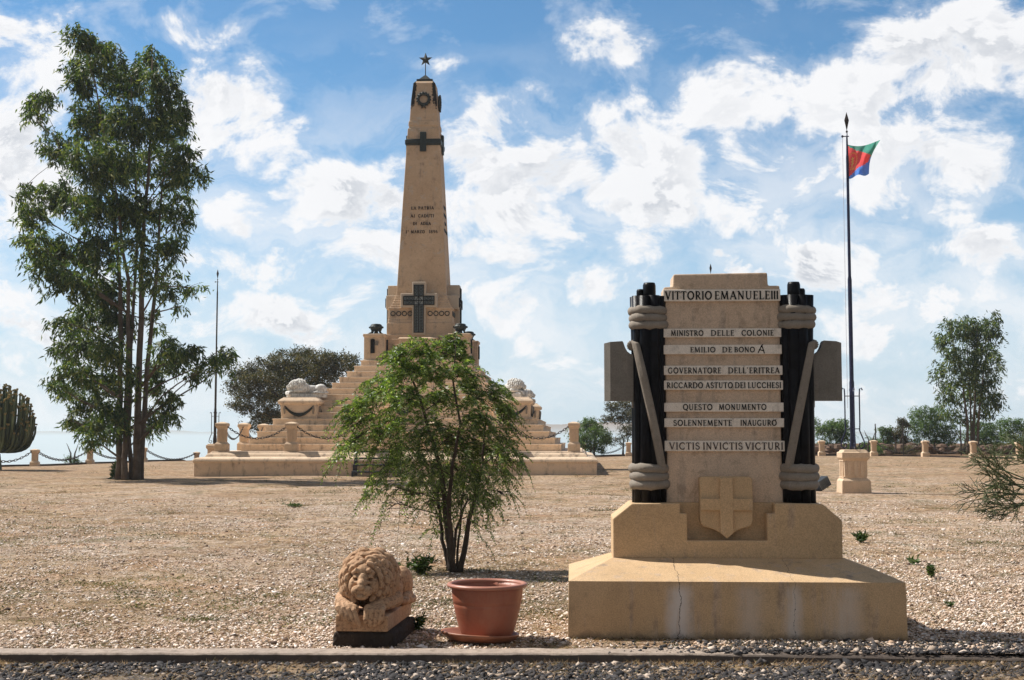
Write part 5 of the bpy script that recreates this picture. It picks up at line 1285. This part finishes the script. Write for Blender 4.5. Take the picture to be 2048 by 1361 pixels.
# pepper tree in the middle foreground with pinnate fronds
def pepper():
    Yc = 15.75; r = np.random.default_rng(77); rnd = random.Random(77)
    cl_ = [(c[0], c[1], c[2]*.80, c[3]*.86)+tuple(c[4:]) for c in [(905,690,34,26),(922,712,24,30),(880,705,30,24,.7),(835,705,40,26,.9),(795,715,34,24,.9),(865,745,50,34),(810,750,50,32),(925,748,34,34,.8),(765,775,36,30,.9),(745,800,32,28,.9),(815,800,50,36,.9),(880,800,50,38,.8),(940,790,40,34,.8),
           (705,818,26,20,.8),(700,845,20,20,.7),(735,835,34,26,.9),(985,785,34,28),(1000,820,30,34),(950,835,44,38),(790,850,50,36,.8),(850,860,50,40,.8),(905,870,50,40,.9),(1000,862,28,24,.8),(725,875,24,26,.9),(755,885,28,24,.7),(685,905,16,20,.6),(700,890,18,16,.6),
           (960,890,50,38,.9),(1010,905,28,34,.8),(1035,925,12,22,.5),(1000,945,24,26,.7),(800,905,40,34,.7),(850,925,44,34,.8),(905,930,44,38,.8),(950,940,40,34,.8),(765,945,26,22,.7),(745,985,12,22,.5),(790,975,22,20,.5),(830,965,30,24,.7),
           (880,985,32,26,.6),(925,985,34,26,.6),(965,985,26,26,.6),(990,990,16,26,.5),(850,1005,20,22,.5),(778,1005,9,24,.3),(870,1040,12,24,.35),(1020,985,10,16,.3),(945,1030,14,20,.25),(962,1055,8,24,.25)]]
    b0 = Vector(((908-1024)/F*Yc, Yc, 0)); e = empty('pepper_tree', b0, 0, 'small pepper tree with feathery drooping leaves in front of the pyramid', 'tree')
    Pc, cen = clump_points(cl_, .38, Yc, 1750, 77, .9)
    n = len(Pc); npair = 11
    # fronds
    cc = np.array(at(890, 860, Yc)); outd = Pc-cc; outd /= np.linalg.norm(outd, axis=1, keepdims=True)+1e-6
    d0 = r.normal(size=(n, 3))*np.array((1,1,.6))*.6+outd*.6+np.array((0,0,.25)); d0 /= np.linalg.norm(d0, axis=1, keepdims=True)
    Lf = r.uniform(.16, .31, n)
    V_ = []; K = npair
    ts = np.linspace(.12, 1, K)
    for side in (-1, 1):
        for t in ts:
            p = Pc+d0*(Lf*t)[:, None]+np.array((0,0,-1))*((Lf*.78)*t*t)[:, None]
            tan = d0+np.array((0,0,-1.5))*t; tan /= np.linalg.norm(tan, axis=1, keepdims=True)
            sd_ = np.cross(tan, np.array((.2,.3,1.0))+r.normal(size=(n,3))*.25); sd_ /= np.linalg.norm(sd_, axis=1, keepdims=True)+1e-9
            ld = sd_*side*.80+tan*.55+np.array((0,0,-.25)); ld /= np.linalg.norm(ld, axis=1, keepdims=True)
            ll = (Lf*.30*(1.05-.55*t))*r.uniform(.8, 1.15, n); wd = .0078*r.uniform(.8, 1.3, n)
            ww = np.cross(ld, np.cross(tan, ld)+r.normal(size=(n,3))*.4); ww /= np.linalg.norm(ww, axis=1, keepdims=True)+1e-9
            q_ = np.stack([p, p+ld*(ll*.45)[:, None]+ww*wd[:, None], p+ld*ll[:, None], p+ld*(ll*.45)[:, None]-ww*wd[:, None]], 1)
            V_.append(q_)
    # order so each frond is contiguous is not needed
    V_ = np.concatenate(V_, 0).reshape(-1, 3)-np.array(b0)
    npmesh('crown', V_, np.arange(len(V_)).reshape(-1, 4), L_pep, e)
    # rachis as thin triangles
    RV = []
    for (ta, tb_) in ((0,.35),(.35,.7),(.7,1.0)):
        pa = Pc+d0*(Lf*ta)[:, None]+np.array((0,0,-1))*((Lf*.78)*ta*ta)[:, None]; pb = Pc+d0*(Lf*tb_)[:, None]+np.array((0,0,-1))*((Lf*.78)*tb_*tb_)[:, None]
        s_ = np.cross(pb-pa, np.array((0,1,0.))); s_ /= np.linalg.norm(s_, axis=1, keepdims=True)+1e-9
        RV.append(np.stack([pa-s_*.0022, pa+s_*.0022, pb+s_*.0018, pb-s_*.0018], 1))
    RV = np.concatenate(RV, 0).reshape(-1, 3)-np.array(b0)
    npmesh('leaf_stalks', RV, np.arange(len(RV)).reshape(-1, 4), L_pencil, e)
    tr_ = [([(905,1140,0),(900,1090,0),(893,1040,.02),(890,990,.05),(880,930,.08),(855,850,.1),(830,770,.1),(810,730,.1)], .050),
           ([(918,1138,-.05),(930,1090,-.08),(938,1040,-.1),(952,985,-.12),(965,930,-.1),(968,870,-.1),(975,810,-.1)], .038),
           ([(900,1140,.05),(885,1080,.1),(880,1030,.15),(876,985,.2),(850,930,.2),(800,880,.2),(745,850,.25)], .026),
           ([(908,1138,-.1),(900,1060,-.15),(897,1000,-.2),(905,930,-.2),(920,850,-.2),(905,760,-.15),(912,690,-.1)], .036),
           ([(912,1138,.1),(918,1080,.15),(922,1020,.2),(930,960,.2),(990,910,.25),(1025,890,.3)], .018),
           ([(903,1138,.02),(912,1060,.0),(935,1000,-.1),(960,990,-.15),(975,960,-.2),(1000,900,-.2)], .02)]
    tm = MB(); tm.smooth = True; tp = []
    for path, r0 in tr_:
        pts = [at(a, b_, Yc+c) for a, b_, c in path]; pts[0].z = -.03; fp_ = []
        for i in range(len(pts)-1):
            for j in range(3): fp_.append(pts[i].lerp(pts[i+1], j/3)+Vector((rnd.uniform(-1,1), rnd.uniform(-1,1), 0))*.008)
        fp_.append(pts[-1]); N = len(fp_); rad = [r0*(1-.84*(i/(N-1))) *1.0 for i in range(N)]; rad[0] *= 1.3
        tm.tube(fp_, rad, 9); tp += [(p, rad[i]) for i, p in enumerate(fp_) if i > N*.3]
    to = tm.build('trunk', M_bark2, e); to.data.transform(Matrix.Translation(-b0))
    bm_ = MB(); bm_.smooth = True
    for (c0, sx, sz) in cen:
        tgt = Vector(c0); best = min(tp, key=lambda q_: (q_[0]-(tgt-Vector((0,0,abs(tgt.x-q_[0].x)*.5)))).length)
        limb(bm_, best[0], tgt, min(.009, best[1]*.6), .004, .14, 5, 7, rnd, .15)
        for _ in range(7): limb(bm_, best[0].lerp(tgt, rnd.uniform(.4,1)), tgt+Vector((rnd.uniform(-1,1)*sx, rnd.uniform(-1,1)*sx, rnd.uniform(-1,1)*sz)), .0042, .002, .15, 4, 4, rnd)
    limb(bm_, at(892,985,Yc), at(795,990,Yc-.1), .008, .004, .1, 5, 7, rnd); limb(bm_, at(800,990,Yc-.1), at(795,1100,Yc-.1), .003, .0015, .03, 4, 6, rnd)
    bo_ = bm_.build('branches', M_bark2, e); bo_.data.transform(Matrix.Translation(-b0))
pepper()

# pencil bush reaching in from the right
def pencil():
    Yc = 9.9; rnd = random.Random(9); b0 = at(2330, 1290, Yc); b0.z = 0
    e = empty('pencil_bush', b0, 0, 'spiky pencil bush whose green twigs reach in at the right edge', 'bush')
    m = MB(); m.smooth = True
    def tw(p, d, L_, r_, lev):
        n = 4; pts = [p.copy()]; dd = d.copy()
        for i in range(n):
            dd = (dd+Vector((rnd.uniform(-1,1), rnd.uniform(-1,1), rnd.uniform(-1,1)))*.10).normalized(); pts.append(pts[-1]+dd*L_/n)
        m.tube(pts, [r_*(1-.35*i/n) for i in range(n+1)], 5)
        if lev <= 0: return
        for _ in range(rnd.choice((3,4,4)) if lev > 1 else rnd.choice((3,4,5))):
            k = rnd.choice((2,3,4,4)); nd = (dd+Vector((rnd.uniform(-1,1)*.75, rnd.uniform(-1,1)*.75, rnd.uniform(-1,1)*.75))).normalized()
            tw(pts[k], nd, L_*rnd.uniform(.62,.88), r_*.74, lev-1)
    trunk = MB(); trunk.smooth = True
    trunk.tube([b0+Vector((0,0,-.05)), b0+Vector((-.02,0,.5)), b0+Vector((-.06,0,.95)), b0+Vector((-.1,0,1.3))], [.05,.04,.035,.025], 8)
    T = b0+Vector((-.06,0,.95))
    for (px, py, dy) in ((2120,1000,0),(2150,930,.1),(2100,960,-.1),(2160,1030,-.1)):
        q_ = at(px, py, Yc+dy); limb(trunk, T+Vector((0,0,rnd.uniform(-.3,.2))), q_, .02, .012, .08, 6, 6, rnd)
    for (px, py, tx, ty, L_) in ((2150,935,1990,895,.24),(2120,970,1980,930,.25),(2110,985,1985,950,.26),(2110,990,1975,1000,.23),(2120,1000,2000,1030,.2),(2100,975,1960,960,.25),(2130,940,2020,880,.22),(2110,1000,2030,1010,.2),(2150,1020,2070,1040,.2),(2130,960,2060,900,.22),(2130,960,2040,980,.24),(2090,990,1950,975,.26),(2100,960,1960,915,.26),(2110,1010,1990,1020,.24),(2140,950,2070,900,.2),(2140,1000,2090,1030,.2)):
        a = at(px-45, py, Yc+rnd.uniform(-.15,.15)); b_ = at(tx, ty, Yc+rnd.uniform(-.15,.15)); tw(a, (b_-a).normalized(), L_*.80, .0062, 3)
    o = m.build('twigs', L_pencil, e); o.data.transform(Matrix.Translation(-b0))
    o = trunk.build('trunk', M_bark2, e); o.data.transform(Matrix.Translation(-b0))
pencil()

# ------------------------------------------------------------------ weeds (individual)
def rosette(px, py, label, h, w_, n, kind='weed', seed=1, lw=.022, name='weed'):
    g_ = gnd(px, py); r = np.random.default_rng(seed); e = empty(name, g_, 0, label, 'weed', 'green weeds on the lawn')
    nst = max(3, n//12); P = []; Dv = []; m = MB()
    for s_ in range(nst):
        a = r.uniform(0, 6.28); lean = r.uniform(.1, .9); tip = np.array((math.cos(a)*w_*.5*lean, math.sin(a)*w_*.4*lean, h*r.uniform(.55,1)*(1-.35*lean)))
        m.tube([(0,0,-.01), tuple(tip*.5+np.array((0,0,.02))), tuple(tip)], [.005,.004,.002], 4)
        for k in range(n//nst):
            t = r.uniform(.2, 1); P.append(tip*t); dd = r.normal(size=3)*np.array((1,1,.5))+np.array((0,0,.45)); Dv.append(dd/np.linalg.norm(dd))
    m.build('stem', L_weed, e)
    P = np.array(P); Dv = np.array(Dv); leaves_mesh('leaves', P, Dv, lw*3*r.uniform(.6,1.3,len(P)), lw*r.uniform(.7,1.3,len(P)), L_weed, e)
rosette(842,1150,'leafy green weed between the terracotta lion and the pepper trunk',.26,.42,230,seed=1,lw=.03)
rosette(795,1140,'low weed half hidden right behind the terracotta lion',.10,.3,90,seed=2,lw=.022)
rosette(838,1262,'dark small weed at the foot of the lion block',.14,.2,110,seed=3,lw=.02)
rosette(1722,1085,'bushy green weed just right of the stele block',.16,.30,200,seed=4,lw=.026)
rosette(1825,1130,'broad leaved weed to the right of the stele base',.13,.30,22,seed=5,lw=.04)
rosette(1863,1155,'upright green weed, rightmost near the stele base',.17,.2,120,seed=6,lw=.02)
rosette(1655,918,'small green weed by the boundary left of the flagpole',.45,.7,120,seed=7,lw=.07)
rosette(590,1015,'flat straggly weed in the middle of the left lawn',.10,1.1,110,seed=8,lw=.03)
rosette(1900,1215,'thin weed in the right foreground lawn',.06,.16,40,seed=9,lw=.015)
rosette(228,958,'ragged dead leaves at the foot of the gum trunks',.55,1.3,120,seed=12,lw=.08)

# ------------------------------------------------------------------ ground cover: chips, straw, gravel
OCT = np.array([(1,0,0),(-1,0,0),(0,1,0),(0,-1,0),(0,0,1),(0,0,-.6)], float)
OF = np.array([(0,2,4),(2,1,4),(1,3,4),(3,0,4),(2,0,5),(1,2,5),(3,1,5),(0,3,5)])
def stones(name, P, size, mat, flat=.5):
    n = len(P); r = rng; ang = r.uniform(0, 6.28, n); s = size[:, None]*np.stack([r.uniform(.7,1.5,n), r.uniform(.6,1.0,n), r.uniform(.3,.8,n)*flat*2], 1)
    O = OCT[None]*(1+r.uniform(-.25,.25,(n,6,1)))*s[:, None]; tilt = r.normal(size=n)*.35
    x = O[...,0]; z = O[...,2]; ct, st_ = np.cos(tilt)[:,None], np.sin(tilt)[:,None]; x, z = x*ct-z*st_, x*st_+z*ct
    c, s_ = np.cos(ang)[:,None], np.sin(ang)[:,None]; X_ = x*c-O[...,1]*s_; Y_ = x*s_+O[...,1]*c
    V_ = np.stack([X_, Y_, z], -1)+P[:, None]
    return npmesh(name, V_.reshape(-1,3), (OF[None]+np.arange(n)[:,None,None]*6).reshape(-1,3), mat)
def outside(P):
    # keep clear of the stele base footprint
    c, s_ = math.cos(-SA), math.sin(-SA); dx, dy = P[:,0]-S0.x, P[:,1]-S0.y; u, v = dx*c-dy*s_, dx*s_+dy*c
    return ~((np.abs(u) < 1.33) & (v > .0) & (v < 1.42))
def nz(x, y, s, o=0): return np.array([mnoise.noise(Vector((a*s, b*s, o))) for a, b in zip(x, y)])
def scatter(n, y0, y1, power=2.0):
    # density falls with distance
    t = rng.uniform(0, 1, n); y = 1/((1-t)/y0+t/y1) if power == 2 else y0+(y1-y0)*t
    x = rng.uniform(-.43, .43, n)*y*1.05; return x, y
x, y = scatter(135000, 9.93, 34)
q_ = 1.3*nz(x, y, .35, 1)+.8*nz(x, y, 1.7, 2); keep = (q_ > rng.uniform(-.85, .45, len(x)))
P = np.stack([x, y, gz(x, y)+.002], 1)[keep]; P = P[outside(P)]
sz = rng.gamma(2.4, .0036, len(P))+.0045; sz *= (1+np.clip(P[:,1]-14, 0, 20)*.02)
tag(stones('gravel', P, sz, M_chip, .45), 'pale pinkish stone chips strewn over the dry lawn', 'gravel', kind='stuff')
x, y = scatter(170000, 9.93, 50)
q_ = nz(x, y, .5, 7)+.5*nz(x, y, 1.9, 8); keep = (q_ > rng.uniform(-.6, .55, len(x)))
x, y = x[keep], y[keep]; n = len(x)
P = np.stack([x, y, gz(x, y)], 1); P = P[outside(P)]; n = len(P)
def blades(name, P, L_, wd, mat, flatness=.35):
    n = len(P); a = rng.uniform(0, 6.28, n); up = rng.uniform(.05, 1, n)**2*flatness*2.2
    D_ = np.stack([np.cos(a), np.sin(a), up], 1); D_ /= np.linalg.norm(D_, axis=1, keepdims=True)
    S_ = np.cross(D_, np.array((0,0,1.0))+rng.normal(size=(n,3))*.6); S_ /= np.linalg.norm(S_, axis=1, keepdims=True)
    bend = rng.uniform(.0,.3,n)[:,None]*L_[:,None]*np.array((0,0,-1.))*up[:,None]
    V_ = np.stack([P-S_*wd[:,None], P+S_*wd[:,None], P+D_*L_[:,None]+bend+S_*wd[:,None]*.2, P+D_*L_[:,None]+bend-S_*wd[:,None]*.2], 1).reshape(-1,3)
    return npmesh(name, V_, np.arange(4*n).reshape(n,4), mat)
k = 1+np.clip(P[:,1]-12, 0, 40)*.035
tag(blades('dry_grass', P+np.array((0,0,.003)), rng.uniform(.018,.065,n)*k, rng.uniform(.001,.0024,n)*k, L_straw), 'short dry straw coloured grass between the chips', 'grass', kind='stuff')
# green-brown tufts in patches
cx_, cy_ = scatter(1500, 10, 66); P = []
for a, b_ in zip(cx_, cy_):
    g_ = random.randint(14, 60); rr_ = random.uniform(.03, .14)*(1+b_*.03); 
    P.append(np.stack([a+rng.normal(size=g_)*rr_*1.4, b_+rng.normal(size=g_)*rr_, np.zeros(g_)], 1))
P = np.concatenate(P); P[:,2] = gz(P[:,0], P[:,1]); P = P[outside(P)]; n = len(P); k = 1+np.clip(P[:,1]-10, 0, 40)*.03
L_tuft = leafmat('tuft', [(0,(.035,.042,.017)),(.5,(.075,.08,.03)),(.7,(.15,.10,.055)),(1,(.32,.24,.13))], .2, .8, .1)
tag(blades('grass_tufts', P, rng.uniform(.02,.07,n)*k, rng.uniform(.0015,.003,n)*k, L_tuft, .6), 'scattered olive and brown grass tufts on the lawn', 'grass', kind='stuff')
cx_, cy_ = scatter(420, 11, 66); P = []
for a, b_ in zip(cx_, cy_):
    if mnoise.noise(Vector((a*.12, b_*.12, 9))) < .0: continue
    g_ = random.randint(20, 90); rr_ = random.uniform(.03, .12)*(1+b_*.05)
    P.append(np.stack([a+rng.normal(size=g_)*rr_*1.6, b_+rng.normal(size=g_)*rr_, np.abs(rng.normal(size=g_))*rr_*.25], 1))
P = np.concatenate(P); P[:,2] += gz(P[:,0], P[:,1]); P = P[outside(P)]; n = len(P); k = 1+np.clip(P[:,1]-10, 0, 50)*.035
Dv = rng.normal(size=(n,3))*np.array((1,1,.35))+np.array((0,0,.3)); Dv /= np.linalg.norm(Dv, axis=1, keepdims=True)
L_low = leafmat('low_leaf', [(0,(.045,.06,.02)),(.6,(.10,.12,.04)),(1,(.20,.19,.08))], .2, .7, .2)
tag(leaves_mesh('ground_cover', P, Dv, rng.uniform(.015,.04,n)*k, rng.uniform(.005,.011,n)*k, L_low, None), 'low creeping green weeds in patches on the lawn', 'weeds', kind='stuff')
# grass right at the kerb and against the stele
n = 6500; x = rng.uniform(-4.2, 4.2, n); y = 9.655-np.abs(rng.normal(size=n))*.10; clus = nz(x, y, 2.2, 4) > -.05; x, y = x[clus], y[clus]; n = len(x)
tag(blades('kerb_grass', np.stack([x, y, np.full(n,-.045)],1), rng.uniform(.02,.075,n), rng.uniform(.0010,.0020,n), L_straw, .7), 'dry grass growing along the kerb face', 'grass', kind='stuff')
n = 420; x = rng.uniform(-1.34, 1.34, n); P = np.stack([S0.x+x*math.cos(SA), S0.y+x*math.sin(SA)-rng.uniform(.0,.03,n), np.zeros(n)],1)
tag(blades('base_grass', P, rng.uniform(.02,.08,n), rng.uniform(.001,.002,n), L_tuft, .8), 'dry grass at the foot of the stele base', 'grass', kind='stuff')
# road gravel
n = 26000; x = rng.uniform(-4.4, 4.4, n); y = rng.uniform(8.3, 9.67, n); q_ = nz(x, y, 1.6, 3)
keep = (q_ > rng.uniform(-.7,.25,n)) & (y < 9.65); P = np.stack([x, y, np.full(n,-.046)],1)[keep]
tag(stones('road_gravel', P, rng.gamma(4,.0038,len(P))+.005, M_gravel, .5), 'dark grey gravel with pale stones below the kerb', 'gravel', kind='stuff')
n = 24000; x = rng.uniform(-4.4, 4.4, n); y = rng.uniform(8.3, 9.66, n); q_ = nz(x, y, 1.6, 3); kk = q_ < rng.uniform(-.5,.5,n)
P = np.stack([x, y, np.full(n,-.044)],1)[kk]; n = len(P)
tag(blades('road_straw', P, rng.uniform(.02,.08,n), rng.uniform(.001,.002,n), L_straw, .4), 'dead straw lying between the gravel stones', 'grass', kind='stuff')
# dark stones band between kerb and stele on the right
n = 5200; x = rng.uniform(.2, 4.4, n); y = rng.uniform(9.70, 10.36, n); keep = rng.uniform(0,1,n) < ss(.4, 2.6, x)*.8
P = np.stack([x, y, np.where(y < 9.9, .018, .003)],1)[keep]
tag(stones('kerb_gravel', P, rng.gamma(4,.0035,len(P))+.005, M_gravel, .5), 'mixed dark gravel spilling over the kerb on the right', 'gravel', kind='stuff')

# ------------------------------------------------------------------ haze
HB = (-62000, 62000, -80, 81000, -700, 24)
def haze():
    m = MB(); m.box(*HB); o = m.build('haze', None); o.data.materials.clear()
    mt = bpy.data.materials.new('haze'); mt.use_nodes = True; t = NT(mt.node_tree); t.n.clear()
    ot = t.new('ShaderNodeOutputMaterial'); v = t.new('ShaderNodeVolumePrincipled'); v.inputs['Density'].default_value = 2.6e-4; v.inputs['Color'].default_value = (.84,.94,1,1); v.inputs['Anisotropy'].default_value = .3
    t.link(v.outputs[0], ot.inputs['Volume']); o.data.materials.append(mt); tag(o, kind='stuff')
haze()
